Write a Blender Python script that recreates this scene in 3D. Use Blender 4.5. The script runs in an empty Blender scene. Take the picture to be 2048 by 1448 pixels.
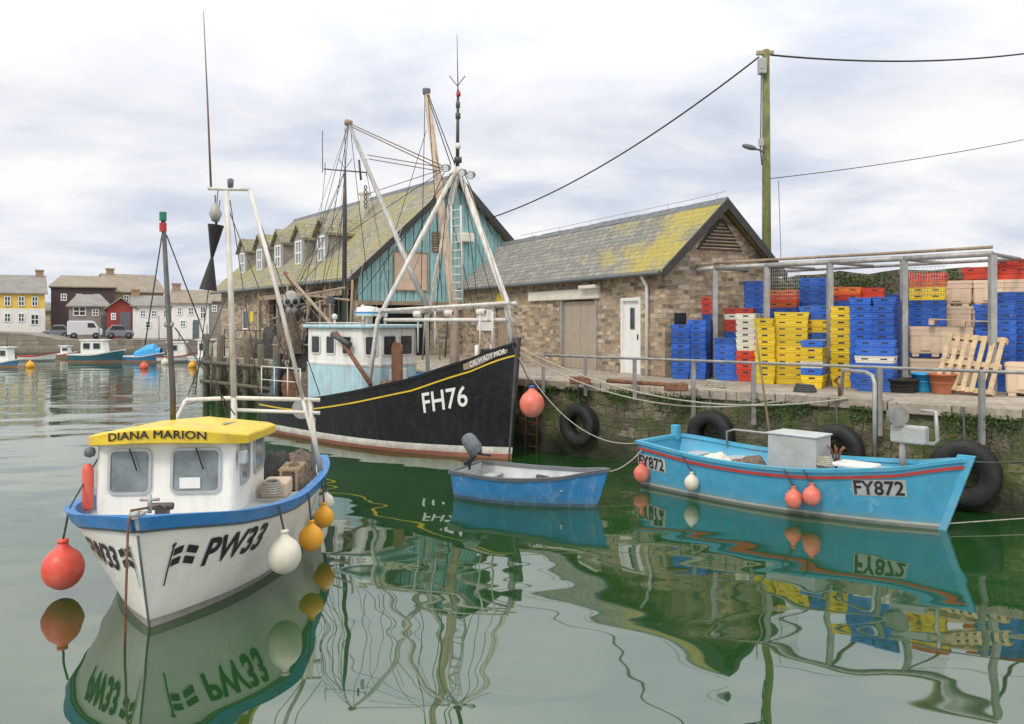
import bpy, bmesh, math, random
from mathutils import Vector, Matrix, noise
random.seed(11)
SC=bpy.context.scene; COL=SC.collection
F=1600.; HC=3.0; YH=640.
QZ=1.62
def V(*a): return Vector(a)
def P(x,y,Y): return V((x-1024)/F*Y,Y,HC+(YH-y)/F*Y)
def G(x,y,Z=0.):
    Y=F*(HC-Z)/(y-YH); return V((x-1024)/F*Y,Y,Z)
# ------------------------------------------------------------------ mesh builder
def wm(o):
    M=o.matrix_basis.copy()
    while o.parent: o=o.parent; M=o.matrix_basis@M
    return M
class MB:
    def __init__(s): s.v=[];s.f=[];s.m=[];s.s=[]
    def add(s,vs,fs,mi=0,sm=False):
        o=len(s.v); s.v+=[Vector(p) for p in vs]
        for f in fs: s.f.append([i+o for i in f]); s.m.append(mi); s.s.append(sm)
        return s
    def box(s,c,d,R=None,mi=0):
        c=Vector(c); vs=[]
        for i in (-.5,.5):
            for j in (-.5,.5):
                for k in (-.5,.5):
                    p=V(d[0]*i,d[1]*j,d[2]*k); vs.append(c+(R@p if R else p))
        return s.add(vs,[(0,1,3,2),(4,6,7,5),(0,4,5,1),(2,3,7,6),(0,2,6,4),(1,5,7,3)],mi)
    def b2(s,a,b,mi=0):
        return s.box([(a[i]+b[i])/2 for i in range(3)],[abs(b[i]-a[i]) for i in range(3)],None,mi)
    def tube(s,pts,r,n=8,mi=0):
        pts=[Vector(p) for p in pts]; k=len(pts)
        rs=r if isinstance(r,(list,tuple)) else [r]*k
        t0=(pts[1]-pts[0]).normalized()
        a=V(0,0,1) if abs(t0.z)<.9 else V(1,0,0)
        nrm=t0.cross(a).normalized(); vs=[]
        for i in range(k):
            t=(pts[min(i+1,k-1)]-pts[max(i-1,0)])
            t=t.normalized() if t.length>1e-9 else t0
            nrm=(nrm-t*nrm.dot(t)).normalized(); b=t.cross(nrm)
            for j in range(n):
                q=2*math.pi*j/n; vs.append(pts[i]+(nrm*math.cos(q)+b*math.sin(q))*rs[i])
        fs=[(i*n+j,i*n+(j+1)%n,(i+1)*n+(j+1)%n,(i+1)*n+j) for i in range(k-1) for j in range(n)]
        o=len(s.v); s.add(vs,fs,mi,True)
        s.f+= [[o+j for j in range(n)][::-1],[o+(k-1)*n+j for j in range(n)]]; s.m+=[mi,mi]; s.s+=[False,False]
        return s
    def lathe(s,c,prof,axis=(0,0,1),n=20,mi=0,sm=True):
        c=Vector(c); ax=Vector(axis).normalized(); a=V(1,0,0) if abs(ax.x)<.9 else V(0,1,0)
        e1=ax.cross(a).normalized(); e2=ax.cross(e1); vs=[]
        for r,h in prof:
            for j in range(n):
                q=2*math.pi*j/n; vs.append(c+ax*h+(e1*math.cos(q)+e2*math.sin(q))*r)
        k=len(prof)
        return s.add(vs,[(i*n+j,i*n+(j+1)%n,(i+1)*n+(j+1)%n,(i+1)*n+j) for i in range(k-1) for j in range(n)],mi,sm)
    def ball(s,c,r,n=16,sc=(1,1,1),mi=0):
        m=n//2; vs=[];c=Vector(c)
        for i in range(m+1):
            t=math.pi*i/m
            for j in range(n):
                q=2*math.pi*j/n
                vs.append(c+V(r*sc[0]*math.sin(t)*math.cos(q),r*sc[1]*math.sin(t)*math.sin(q),r*sc[2]*math.cos(t)))
        return s.add(vs,[(i*n+j,i*n+(j+1)%n,(i+1)*n+(j+1)%n,(i+1)*n+j) for i in range(m) for j in range(n)],mi,True)
    def prism(s,poly,d,mi=0):
        d=Vector(d); n=len(poly); poly=[Vector(p) for p in poly]
        s.add(poly+[p+d for p in poly],[list(range(n))[::-1],list(range(n,2*n))]+[(i,(i+1)%n,n+(i+1)%n,n+i) for i in range(n)],mi); return s
    def quad(s,*p,mi=0): return s.add(p,[list(range(len(p)))],mi)
    def torus(s,c,axis,R,r,n=24,k=10,sx=1.0,mi=0):
        prof=[(R+r*math.cos(2*math.pi*i/k),r*sx*math.sin(2*math.pi*i/k)) for i in range(k+1)]
        return s.lathe(c,prof,axis,n,mi)
    def build(s,name,mats,parent=None,world=False,origin=None,bev=0,recalc=True):
        me=bpy.data.meshes.new(name); M=None
        if parent is not None and world: M=wm(parent).inverted()
        vs=[M@v for v in s.v] if M else s.v
        if origin is not None: o_=Vector(origin); vs=[v-o_ for v in vs]
        me.from_pydata([tuple(v) for v in vs],[],s.f)
        if not isinstance(mats,(list,tuple)): mats=[mats]
        for m in mats: me.materials.append(m)
        for i,p in enumerate(me.polygons): p.material_index=s.m[i]; p.use_smooth=s.s[i]
        bm=bmesh.new(); bm.from_mesh(me)
        bmesh.ops.remove_doubles(bm,verts=bm.verts,dist=1e-5)
        if recalc: bmesh.ops.recalc_face_normals(bm,faces=bm.faces)
        uv=bm.loops.layers.uv.new('UVMap')
        for f in bm.faces:
            n=f.normal
            if abs(n.z)>.97: t=V(1,0,0); b=V(0,1,0)
            else:
                t=V(0,0,1).cross(n).normalized(); b=n.cross(t)
            for l in f.loops: l[uv].uv=(l.vert.co.dot(t),l.vert.co.dot(b))
        bm.to_mesh(me); bm.free(); me.update()
        o=bpy.data.objects.new(name,me); COL.objects.link(o)
        if origin is not None: o.location=Vector(origin)
        if parent is not None: o.parent=parent
        if bev:
            b=o.modifiers.new('bevel','BEVEL'); b.width=bev; b.segments=2; b.limit_method='ANGLE'; b.angle_limit=.6
        return o
def thing(name,label,cat,loc=(0,0,0),rz=0,group=None):
    o=bpy.data.objects.new(name,None); COL.objects.link(o); o.empty_display_size=.1
    o.location=loc; o.rotation_euler=(0,0,rz); return tag(o,label,cat,group)
def tag(o,label,cat,group=None):
    o['label']=label; o['category']=cat
    if group: o['group']=group
    return o
def struct(o): o['kind']='structure'; return o
def dup(o,parent=None):
    c=o.copy(); COL.objects.link(c)
    if parent is not None: c.parent=parent
    for ch in list(o.children): dup(ch,c)
    return c
# ------------------------------------------------------------------ materials
def nt(name):
    m=bpy.data.materials.new(name); m.use_nodes=True
    return m,m.node_tree.nodes,m.node_tree.links,m.node_tree.nodes['Principled BSDF']
def setin(L,sock,x):
    if isinstance(x,(tuple,list)): sock.default_value=(*x[:3],1) if len(sock.default_value)==4 else tuple(x)
    elif isinstance(x,(int,float)): sock.default_value=x
    else: L.new(x,sock)
def mixc(N,L,fac,a,b,mode='MIX'):
    n=N.new('ShaderNodeMix'); n.data_type='RGBA'; n.blend_type=mode
    setin(L,n.inputs[0],fac); setin(L,n.inputs[6],a); setin(L,n.inputs[7],b); return n.outputs[2]
def math_(N,L,op,a,b=0.):
    n=N.new('ShaderNodeMath'); n.operation=op; setin(L,n.inputs[0],a); setin(L,n.inputs[1],b); return n.outputs[0]
def noi(N,L,vec,sc,det=4,ro=.6,dist=0):
    n=N.new('ShaderNodeTexNoise'); L.new(vec,n.inputs['Vector']); n.inputs['Scale'].default_value=sc
    n.inputs['Detail'].default_value=det; n.inputs['Roughness'].default_value=ro; n.inputs['Distortion'].default_value=dist
    return n.outputs[0]
def ramp(N,L,fac,stops,const=False):
    n=N.new('ShaderNodeValToRGB'); L.new(fac,n.inputs[0]); e=n.color_ramp.elements
    if const: n.color_ramp.interpolation='CONSTANT'
    def c4(c): return (c,c,c,1) if isinstance(c,(int,float)) else (*c[:3],1)
    e[0].position=stops[0][0]; e[0].color=c4(stops[0][1]); e[1].position=stops[1][0]; e[1].color=c4(stops[1][1])
    for p,c in stops[2:]:
        q=e.new(p); q.color=c4(c)
    return n.outputs[0]
def mapv(N,L,vec,sc=(1,1,1)):
    n=N.new('ShaderNodeMapping'); L.new(vec,n.inputs[0]); n.inputs['Scale'].default_value=sc; return n.outputs[0]
def bumpn(N,L,b,h,dist=.01,st=1.0):
    n=N.new('ShaderNodeBump'); L.new(h,n.inputs['Height']); n.inputs['Distance'].default_value=dist; n.inputs['Strength'].default_value=st
    L.new(n.outputs[0],b.inputs['Normal'])
def finish(N,L,b,c,rough,vec,bump,bs,metal):
    L.new(c,b.inputs['Base Color'])
    rn=noi(N,L,vec,7,3); L.new(ramp(N,L,rn,[(.3,max(0.02,rough-.12)),(.7,min(1,rough+.12))]),b.inputs['Roughness'])
    b.inputs['Metallic'].default_value=metal
    if bump: bumpn(N,L,b,noi(N,L,vec,bs,4),bump)
def mat(name,col,rough=.55,var=.18,sc=5,bump=.0,bs=30,metal=0,dirt=None,da=.6,streak=False,rnd=0):
    m,N,L,b=nt(name); vec=N.new('ShaderNodeTexCoord').outputs['Object']
    f=ramp(N,L,noi(N,L,vec,sc),[(.3,0.),(.7,1.)])
    c=mixc(N,L,f,[x*(1-var) for x in col],[min(1,x*(1+var)) for x in col])
    if dirt:
        v2=mapv(N,L,vec,(5,5,.5)) if streak else vec
        c=mixc(N,L,ramp(N,L,noi(N,L,v2,2.3,6,.65),[(.47,0.),(.72,da)]),c,dirt)
    if rnd:
        r=N.new('ShaderNodeObjectInfo').outputs['Random']
        c=mixc(N,L,1.0,c,ramp(N,L,r,[(0.,1-rnd),(1.,1+rnd*.3)]),'MULTIPLY')
    finish(N,L,b,c,rough,vec,bump,bs,metal); return m
def hullmat(name,bands,rough=.35,zmin=-.5,zmax=2.75,dirt=(.2,.13,.07),var=.1,da=.5,wl=(.3,.28,.16)):
    m,N,L,b=nt(name); vec=N.new('ShaderNodeTexCoord').outputs['Object']
    s=N.new('ShaderNodeSeparateXYZ'); L.new(vec,s.inputs[0])
    z=math_(N,L,'ADD',s.outputs[2],math_(N,L,'MULTIPLY',math_(N,L,'SUBTRACT',noi(N,L,vec,6),.5),.012))
    t=math_(N,L,'DIVIDE',math_(N,L,'SUBTRACT',z,zmin),zmax-zmin)
    c=ramp(N,L,t,[((zz-zmin)/(zmax-zmin),cc) for zz,cc in bands],True)
    f=ramp(N,L,noi(N,L,vec,4),[(.3,1-var),(.7,1+var*.5)]); c=mixc(N,L,1.0,c,f,'MULTIPLY')
    st=ramp(N,L,noi(N,L,mapv(N,L,vec,(4,4,.6)),2.4,6,.7),[(.5,0.),(.78,da)]); c=mixc(N,L,st,c,dirt)
    w=math_(N,L,'MULTIPLY',ramp(N,L,math_(N,L,'ADD',t,math_(N,L,'MULTIPLY',noi(N,L,vec,5,5),.06)),[((.12-zmin)/(zmax-zmin),1.),((.3-zmin)/(zmax-zmin),0.)]),.6)
    c=mixc(N,L,w,c,wl,'MIX')
    finish(N,L,b,c,rough,vec,.004,9,0); return m
def blocks(name,cols,bw,bh,mortar,mcol,bump=.02,rough=.85,dist=.04,moss=None,mossamt=.5,mossc=(.5,.58),mosc=1.1,off=.5,msz=.012,low=None,xmoss=None,sq=.7):
    m,N,L,b=nt(name); tc=N.new('ShaderNodeTexCoord'); uv=tc.outputs['UV']; ob=tc.outputs['Object']
    n=N.new('ShaderNodeTexNoise'); L.new(ob,n.inputs['Vector']); n.inputs['Scale'].default_value=3.2; n.inputs['Detail'].default_value=3
    d=N.new('ShaderNodeVectorMath'); d.operation='MULTIPLY_ADD'; L.new(n.outputs[1],d.inputs[0]); d.inputs[1].default_value=(dist,dist,0); L.new(uv,d.inputs[2])
    br=N.new('ShaderNodeTexBrick'); L.new(d.outputs[0],br.inputs['Vector'])
    br.inputs['Color1'].default_value=(0,0,0,1); br.inputs['Color2'].default_value=(1,1,1,1); br.inputs['Mortar'].default_value=(.5,.5,.5,1)
    br.inputs['Scale'].default_value=1; br.inputs['Brick Width'].default_value=bw; br.inputs['Row Height'].default_value=bh
    br.inputs['Mortar Size'].default_value=msz; br.inputs['Mortar Smooth'].default_value=.3; br.offset=off; br.squash=sq; br.squash_frequency=3
    k=len(cols); c=ramp(N,L,br.outputs[0],[((i+.0)/max(1,k-1),cc) for i,cc in enumerate(cols)])
    c=mixc(N,L,1.0,c,ramp(N,L,noi(N,L,ob,9,5),[(.25,.65),(.75,1.3)]),'MULTIPLY')
    c=mixc(N,L,math_(N,L,'MULTIPLY',br.outputs['Fac'],mortar),c,mcol)
    if moss:
        mv=noi(N,L,ob,mosc,8,.7)
        if xmoss:
            s0=N.new('ShaderNodeSeparateXYZ'); L.new(ob,s0.inputs[0]); mr=N.new('ShaderNodeMapRange'); L.new(s0.outputs[0],mr.inputs[0])
            mr.inputs[1].default_value=xmoss[0]; mr.inputs[2].default_value=xmoss[1]; mr.inputs[3].default_value=0; mr.inputs[4].default_value=xmoss[2]
            mv=math_(N,L,'ADD',mv,mr.outputs[0])
        mf=math_(N,L,'MULTIPLY',ramp(N,L,mv,[(mossc[0],0.),(mossc[1],mossamt)]),ramp(N,L,noi(N,L,ob,14,5,.7),[(.35,.45),(.6,1.)])); c=mixc(N,L,mf,c,moss)
    if low:
        s=N.new('ShaderNodeSeparateXYZ'); L.new(ob,s.inputs[0])
        lf=ramp(N,L,math_(N,L,'ADD',math_(N,L,'MULTIPLY',s.outputs[2],1/low[0]),math_(N,L,'MULTIPLY',math_(N,L,'SUBTRACT',noi(N,L,mapv(N,L,ob,(4,4,.7)),1.6,6),.5),.9)),[(.25,.95),(1.0,0.)])
        c=mixc(N,L,lf,c,low[1])
    L.new(c,b.inputs['Base Color']); b.inputs['Roughness'].default_value=rough
    h=math_(N,L,'ADD',math_(N,L,'MULTIPLY',br.outputs['Fac'],-1.),math_(N,L,'MULTIPLY',noi(N,L,ob,18,5),.7))
    bumpn(N,L,b,h,bump); return m
M={}
M['white']=mat('white_paint',(.80,.80,.76),.4,.06,dirt=(.48,.42,.33),da=.5,streak=True,bump=.002,bs=14)
M['dmwhite']=mat('cabin_white',(.84,.83,.78),.4,.05,dirt=(.58,.53,.43),da=.4,streak=True,bump=.003,bs=14)
M['pblue']=mat('pale_blue_paint',(.42,.61,.67),.45,.1,dirt=(.3,.22,.15),da=.5,streak=True)
M['yellow']=mat('yellow_paint',(.78,.54,.04),.4,.12,dirt=(.42,.32,.10),da=.6)
M['blue']=mat('blue_paint',(.03,.19,.48),.4,.15,dirt=(.25,.30,.34),da=.4)
M['lblue']=mat('light_blue_paint',(.075,.37,.56),.45,.1,dirt=(.3,.38,.38),da=.5)
M['red']=mat('red_paint',(.45,.05,.04),.5,.15)
M['black']=mat('black_paint',(.012,.012,.014),.4,.3)
M['ink']=mat('black_lettering',(.015,.015,.017),.5,.1)
M['letw']=mat('white_lettering',(.80,.80,.77),.5,.05)
M['steel']=mat('galvanised_steel',(.40,.40,.39),.5,.2,dirt=(.25,.18,.1),da=.6,metal=.3,streak=True)
M['dullsteel']=mat('dull_galvanised_steel',(.27,.27,.26),.6,.25,dirt=(.19,.14,.09),da=.7,metal=.2,streak=True)
M['wsteel']=mat('white_steel',(.66,.64,.60),.45,.12,dirt=(.33,.2,.1),da=.7,streak=True)
M['dsteel']=mat('dark_steel',(.06,.062,.066),.5,.25,dirt=(.18,.10,.06),da=.6)
M['rust']=mat('rusty_iron',(.17,.075,.04),.8,.4,sc=9,dirt=(.28,.13,.06),bump=.008)
M['wood']=mat('weathered_wood',(.33,.25,.17),.75,.25,dirt=(.15,.12,.09),streak=True,bump=.004)
M['pile']=mat('dark_timber_pile',(.13,.11,.08),.85,.3,dirt=(.05,.07,.03),da=.8,streak=True,bump=.01)
M['mastw']=mat('mast_wood',(.50,.38,.26),.55,.2,dirt=(.55,.5,.45),streak=True)
M['polew']=mat('green_pole_wood',(.16,.17,.06),.8,.3,dirt=(.07,.08,.03),da=.8,streak=True,bump=.006)
M['pallet']=mat('pallet_wood',(.52,.38,.23),.75,.25,dirt=(.28,.2,.12),streak=True,bump=.003)
M['rope']=mat('rope_grey',(.36,.34,.28),.9,.25,sc=20)
M['roped']=mat('rope_dark',(.07,.075,.08),.9,.25,sc=20)
M['wire']=mat('black_cable',(.015,.015,.016),.6,.1)
M['rwire']=mat('rusty_wire',(.22,.13,.09),.7,.2)
M['grey']=mat('grey_paint',(.40,.42,.41),.55,.1,dirt=(.30,.26,.2),da=.5,bump=.003)
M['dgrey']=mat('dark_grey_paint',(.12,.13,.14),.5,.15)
M['lgrey']=mat('light_grey_deck',(.45,.48,.48),.6,.12,dirt=(.25,.22,.18),da=.6)
M['glass']=mat('window_glass',(.20,.23,.24),.08,.4,sc=3)
M['dglass']=mat('dark_window_glass',(.03,.035,.04),.08,.3)
M['alu']=mat('aluminium_frame',(.50,.51,.51),.4,.06,metal=.4)
M['rubber']=mat('black_rubber',(.014,.014,.015),.75,.3,bump=.01,bs=20,dirt=(.05,.06,.04),da=.5)
M['bred']=mat('red_buoy',(.74,.09,.06),.45,.15,sc=4,dirt=(.50,.26,.18),da=.6)
M['bpink']=mat('faded_red_buoy',(.70,.17,.12),.5,.15,sc=4,dirt=(.6,.40,.32),da=.6)
M['borange']=mat('orange_buoy',(.82,.37,.02),.45,.12,sc=4,dirt=(.5,.3,.1),da=.5)
M['bwhite']=mat('white_buoy',(.66,.63,.52),.5,.1,sc=4,dirt=(.42,.40,.28),da=.6)
M['bblue']=mat('blue_neck',(.04,.10,.35),.5,.1)
M['cblue']=mat('blue_crate_plastic',(.035,.14,.56),.45,.1,rnd=.35,dirt=(.13,.19,.36),da=.5)
M['cyellow']=mat('yellow_crate_plastic',(.82,.58,.03),.45,.08,rnd=.22,dirt=(.5,.38,.10),da=.5)
M['cred']=mat('red_crate_plastic',(.66,.07,.035),.45,.1,rnd=.3)
M['corange']=mat('orange_crate_plastic',(.74,.17,.03),.45,.1,rnd=.25)
M['cwhite']=mat('white_crate_plastic',(.72,.70,.60),.45,.08,rnd=.15,dirt=(.5,.45,.35),da=.4)
M['cdark']=mat('crate_slot_shadow',(.03,.035,.06),.8,.1)
M['cream']=mat('cream_tub_plastic',(.76,.58,.42),.5,.08,sc=3,dirt=(.48,.35,.23),da=.6,rnd=.14)
M['terra']=mat('terracotta_plastic',(.42,.14,.07),.6,.12)
M['tubblue']=mat('blue_tub_plastic',(.03,.32,.64),.45,.1)
M['net']=mat('net_heap',(.10,.16,.17),.95,.5,sc=14,bump=.05,bs=25)
M['netb']=mat('blue_net',(.03,.14,.36),.9,.5,sc=14,bump=.04,bs=25)
M['netbr']=mat('brown_net',(.20,.15,.11),.95,.5,sc=14,bump=.05,bs=25)
M['netdk']=mat('dark_net',(.06,.06,.055),.95,.5,sc=14,bump=.05,bs=25)
M['stone']=blocks('coursed_stone',[(.12,.10,.08),(.44,.31,.18),(.25,.20,.15),(.60,.46,.30),(.17,.15,.13),(.38,.27,.17),(.54,.46,.36),(.30,.22,.14)],.34,.115,.7,(.42,.35,.26),.026,dist=.13,sq=.55)
M['quaywall']=blocks('harbour_wall_stone',[(.085,.075,.052),(.19,.16,.11),(.12,.11,.075),(.24,.20,.14)],.50,.20,.7,(.045,.042,.03),.07,dist=.14,moss=(.075,.125,.015),mossamt=.9,mossc=(.44,.58),mosc=1.7,low=(.66,(.028,.036,.016)))
M['darkwall']=blocks('ivy_stone',[(.09,.08,.065),(.20,.17,.13),(.13,.115,.09)],.45,.17,.7,(.06,.055,.045),.05,dist=.12,moss=(.05,.065,.02),mossamt=.8,mossc=(.48,.62),mosc=1.5)
M['slate']=blocks('slate_roof',[(.17,.165,.145),(.24,.23,.20),(.19,.185,.165),(.29,.275,.235),(.21,.205,.18)],.30,.19,.8,(.07,.07,.06),.015,dist=.015,moss=(.42,.34,.04),mossamt=.95,mossc=(.59,.75),mosc=.8,xmoss=(4.8,0.6,.22))
M['slate1']=blocks('mossy_slate_roof',[(.22,.20,.15),(.30,.275,.21),(.24,.22,.17),(.36,.325,.26),(.27,.245,.195)],.32,.2,.8,(.07,.07,.055),.015,dist=.02,moss=(.31,.28,.07),mossamt=.85,mossc=(.45,.60),mosc=.8)
M['paving']=blocks('quay_paving',[(.31,.265,.215),(.39,.335,.27),(.28,.24,.19)],.95,.6,.8,(.16,.135,.10),.014,dist=.05,moss=(.19,.165,.12),mossamt=.75,mossc=(.46,.62),mosc=1.0)
M['teal']=mat('teal_cladding',(.27,.50,.51),.65,.18,sc=2,dirt=(.47,.59,.57),da=.8,streak=True)
M['bargeb']=mat('dark_bargeboard',(.04,.038,.035),.6,.2)
M['ply']=mat('plywood_board',(.66,.48,.36),.7,.12,sc=3,dirt=(.5,.36,.27),streak=True)
M['tan']=mat('tan_door_paint',(.40,.33,.26),.6,.08,streak=True,dirt=(.31,.26,.2))
M['lintel']=mat('cream_lintel',(.76,.72,.62),.65,.08,dirt=(.5,.44,.33),streak=True)
M['upvc']=mat('white_door_plastic',(.82,.82,.80),.35,.04,dirt=(.6,.58,.52),da=.3,streak=True)
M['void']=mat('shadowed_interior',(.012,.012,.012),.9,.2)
M['leaf']=mat('ivy_leaf',(.06,.11,.022),.7,.5,sc=12)
M['yhouse']=mat('yellow_render',(.80,.54,.12),.8,.06)
M['whouse']=mat('white_render',(.80,.79,.75),.8,.06,dirt=(.55,.53,.46),streak=True,da=.4)
M['brownh']=mat('dark_brown_boards',(.075,.05,.05),.75,.2)
M['brownb']=mat('brown_brick',(.34,.23,.15),.85,.15)
M['greyst']=mat('grey_house_stone',(.28,.26,.23),.85,.25,sc=3)
M['redh']=mat('red_boards',(.30,.045,.035),.75,.1)
M['roofg']=mat('grey_slates_far',(.22,.215,.20),.8,.2,sc=1.5,dirt=(.30,.26,.19),da=.6)
M['roofb']=mat('brown_tiles_far',(.25,.21,.16),.8,.2,sc=1.5)
M['shore']=mat('shore_tarmac',(.20,.185,.165),.9,.15,sc=.5)
M['shorew']=blocks('far_harbour_wall',[(.15,.14,.11),(.28,.24,.19),(.21,.19,.15)],.9,.35,.6,(.1,.1,.09),.03,dist=.1,low=(.6,(.05,.055,.035)))
M['carw']=mat('white_car_paint',(.62,.62,.62),.3,.03)
M['carg']=mat('grey_car_paint',(.20,.21,.23),.25,.05)
M['lampw']=mat('lamp_glass',(.7,.7,.66),.2,.05)
M['green']=mat('green_lamp',(.02,.18,.12),.3,.1)
M['rlamp']=mat('red_lamp',(.42,.03,.03),.3,.1)
M['bone']=mat('grey_bone',(.35,.34,.32),.7,.25,dirt=(.15,.13,.11))
M['rblue']=mat('radar_blue',(.05,.25,.50),.4,.05)
M['signy']=mat('yellow_sign',(.72,.55,.04),.5,.05)
def water_mat():
    m,N,L,b=nt('harbour_water'); vec=N.new('ShaderNodeTexCoord').outputs['Object']
    L.new(mixc(N,L,ramp(N,L,noi(N,L,vec,.25,3),[(.3,0.),(.7,1.)]),(.010,.046,.010),(.015,.060,.015)),b.inputs['Base Color'])
    b.inputs['Roughness'].default_value=.02; b.inputs['IOR'].default_value=2.6
    v2=mapv(N,L,vec,(.62,1.0,1))
    a=noi(N,L,v2,.6,0,.4,.25); c=noi(N,L,v2,1.5,0,.4,.3); d=noi(N,L,v2,7,2,.5)
    s=N.new('ShaderNodeSeparateXYZ'); L.new(vec,s.inputs[0])
    g=math_(N,L,'ADD',math_(N,L,'MULTIPLY',s.outputs[1],.045),math_(N,L,'MULTIPLY',s.outputs[0],-.05))
    w=ramp(N,L,math_(N,L,'ADD',math_(N,L,'MULTIPLY',g,.4),math_(N,L,'MULTIPLY',noi(N,L,vec,.12,2),.5)),[(.60,.0),(.95,1.)])
    h=math_(N,L,'ADD',math_(N,L,'MULTIPLY',a,1.0),math_(N,L,'ADD',math_(N,L,'MULTIPLY',c,.30),math_(N,L,'MULTIPLY',math_(N,L,'MULTIPLY',d,.09),w)))
    bumpn(N,L,b,h,.036); return m
M['water']=water_mat()
# ------------------------------------------------------------------ world, sun, camera
SUN=V(-.45,-.75,.85).normalized()
w=bpy.data.worlds.new('World'); SC.world=w; w.use_nodes=True
N=w.node_tree.nodes; L=w.node_tree.links; N.clear()
out=N.new('ShaderNodeOutputWorld'); sky=N.new('ShaderNodeTexSky'); sky.sky_type='NISHITA'; sky.sun_disc=False
sky.sun_elevation=math.asin(SUN.z); sky.sun_rotation=math.atan2(SUN.x,SUN.y)
b1=N.new('ShaderNodeBackground'); L.new(sky.outputs[0],b1.inputs[0]); b1.inputs[1].default_value=.1
tc=N.new('ShaderNodeTexCoord'); sp=N.new('ShaderNodeSeparateXYZ'); L.new(tc.outputs['Generated'],sp.inputs[0])
zz=math_(N,L,'ADD',math_(N,L,'MAXIMUM',sp.outputs[2],0.),.26)
cb=N.new('ShaderNodeCombineXYZ'); L.new(math_(N,L,'DIVIDE',sp.outputs[0],zz),cb.inputs[0]); L.new(math_(N,L,'DIVIDE',sp.outputs[1],zz),cb.inputs[1])
cv=mapv(N,L,cb.outputs[0],(.9,1.2,1))
cn=noi(N,L,cv,1.45,8,.54,.25)
cc=ramp(N,L,cn,[(.29,(.52,.575,.71)),(.42,(.67,.715,.82)),(.51,(.83,.85,.905)),(.62,(.99,.98,.965))])
gn=N.new('ShaderNodeMapRange'); L.new(sp.outputs[2],gn.inputs[0])
gn.inputs[1].default_value=.24; gn.inputs[2].default_value=.7; gn.inputs[3].default_value=1.03; gn.inputs[4].default_value=2.0
ccw=mixc(N,L,ramp(N,L,sp.outputs[2],[(.25,0.),(.6,.6)]),cc,(.90,.88,.83))
b2=N.new('ShaderNodeBackground'); L.new(ccw,b2.inputs[0]); L.new(gn.outputs[0],b2.inputs[1])
mx=N.new('ShaderNodeMixShader'); mx.inputs[0].default_value=.96; L.new(b1.outputs[0],mx.inputs[1]); L.new(b2.outputs[0],mx.inputs[2]); L.new(mx.outputs[0],out.inputs[0])
sl=bpy.data.lights.new('sun','SUN'); sl.energy=1.5; sl.angle=math.radians(12); sl.color=(1,.93,.82)
so=bpy.data.objects.new('sun',sl); COL.objects.link(so); so.rotation_euler=(-SUN).to_track_quat('-Z','Y').to_euler(); so.location=(-10,-15,20)
cam=bpy.data.cameras.new('camera'); co=bpy.data.objects.new('camera',cam); COL.objects.link(co)
co.location=(0,0,HC); co.rotation_euler=(math.pi/2,0,0); cam.sensor_width=36; cam.lens=36*F/2048; cam.shift_y=-84/2048; cam.clip_end=3000
SC.camera=co; SC.view_settings.view_transform='Standard'
# ------------------------------------------------------------------ helpers
def rr(w,h,r,k=5):
    if r<=0: return [(-w/2,-h/2),(w/2,-h/2),(w/2,h/2),(-w/2,h/2)]
    pts=[]
    for cx,cy,a0 in((w/2-r,-h/2+r,-90),(w/2-r,h/2-r,0),(-w/2+r,h/2-r,90),(-w/2+r,-h/2+r,180)):
        for i in range(k+1):
            a=math.radians(a0+90*i/k); pts.append((cx+r*math.cos(a),cy+r*math.sin(a)))
    return pts
def win(parent,c,u,v,w,h,mf,mg,r=0,fw=.03,dep=.03,name='window',world=False,bars=None):
    c=Vector(c);u=Vector(u).normalized();v=Vector(v).normalized();n=u.cross(v)
    o=rr(w,h,r); i=rr(w-2*fw,h-2*fw,max(0,r-fw)); k=len(o)
    q=lambda p,d:c+u*p[0]+v*p[1]+n*d
    mb=MB(); vs=[q(p,0) for p in o]+[q(p,dep) for p in o]+[q(p,dep) for p in i]+[q(p,.0) for p in i]
    fs=[]
    for a in range(3):
        for j in range(k): fs.append((a*k+j,a*k+(j+1)%k,(a+1)*k+(j+1)%k,(a+1)*k+j))
    mb.add(vs,fs)
    if bars:
        for t in bars[0]: mb.prism([q((t*w-fw*.4,-h/2+fw),dep*.5),q((t*w+fw*.4,-h/2+fw),dep*.5),q((t*w+fw*.4,h/2-fw),dep*.5),q((t*w-fw*.4,h/2-fw),dep*.5)],n*dep*.4)
        for t in bars[1]: mb.prism([q((-w/2+fw,t*h-fw*.4),dep*.5),q((w/2-fw,t*h-fw*.4),dep*.5),q((w/2-fw,t*h+fw*.4),dep*.5),q((-w/2+fw,t*h+fw*.4),dep*.5)],n*dep*.35)
    fo=mb.build(name,mf,parent,world)
    MB().quad(*[q(p,dep*.35) for p in i]).build('pane',mg,fo,world); return fo
def rope_pts(a,b,sag,n=14):
    a=Vector(a);b=Vector(b)
    return [a.lerp(b,i/n)-V(0,0,4*sag*(i/n)*(1-i/n)) for i in range(n+1)]
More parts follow.
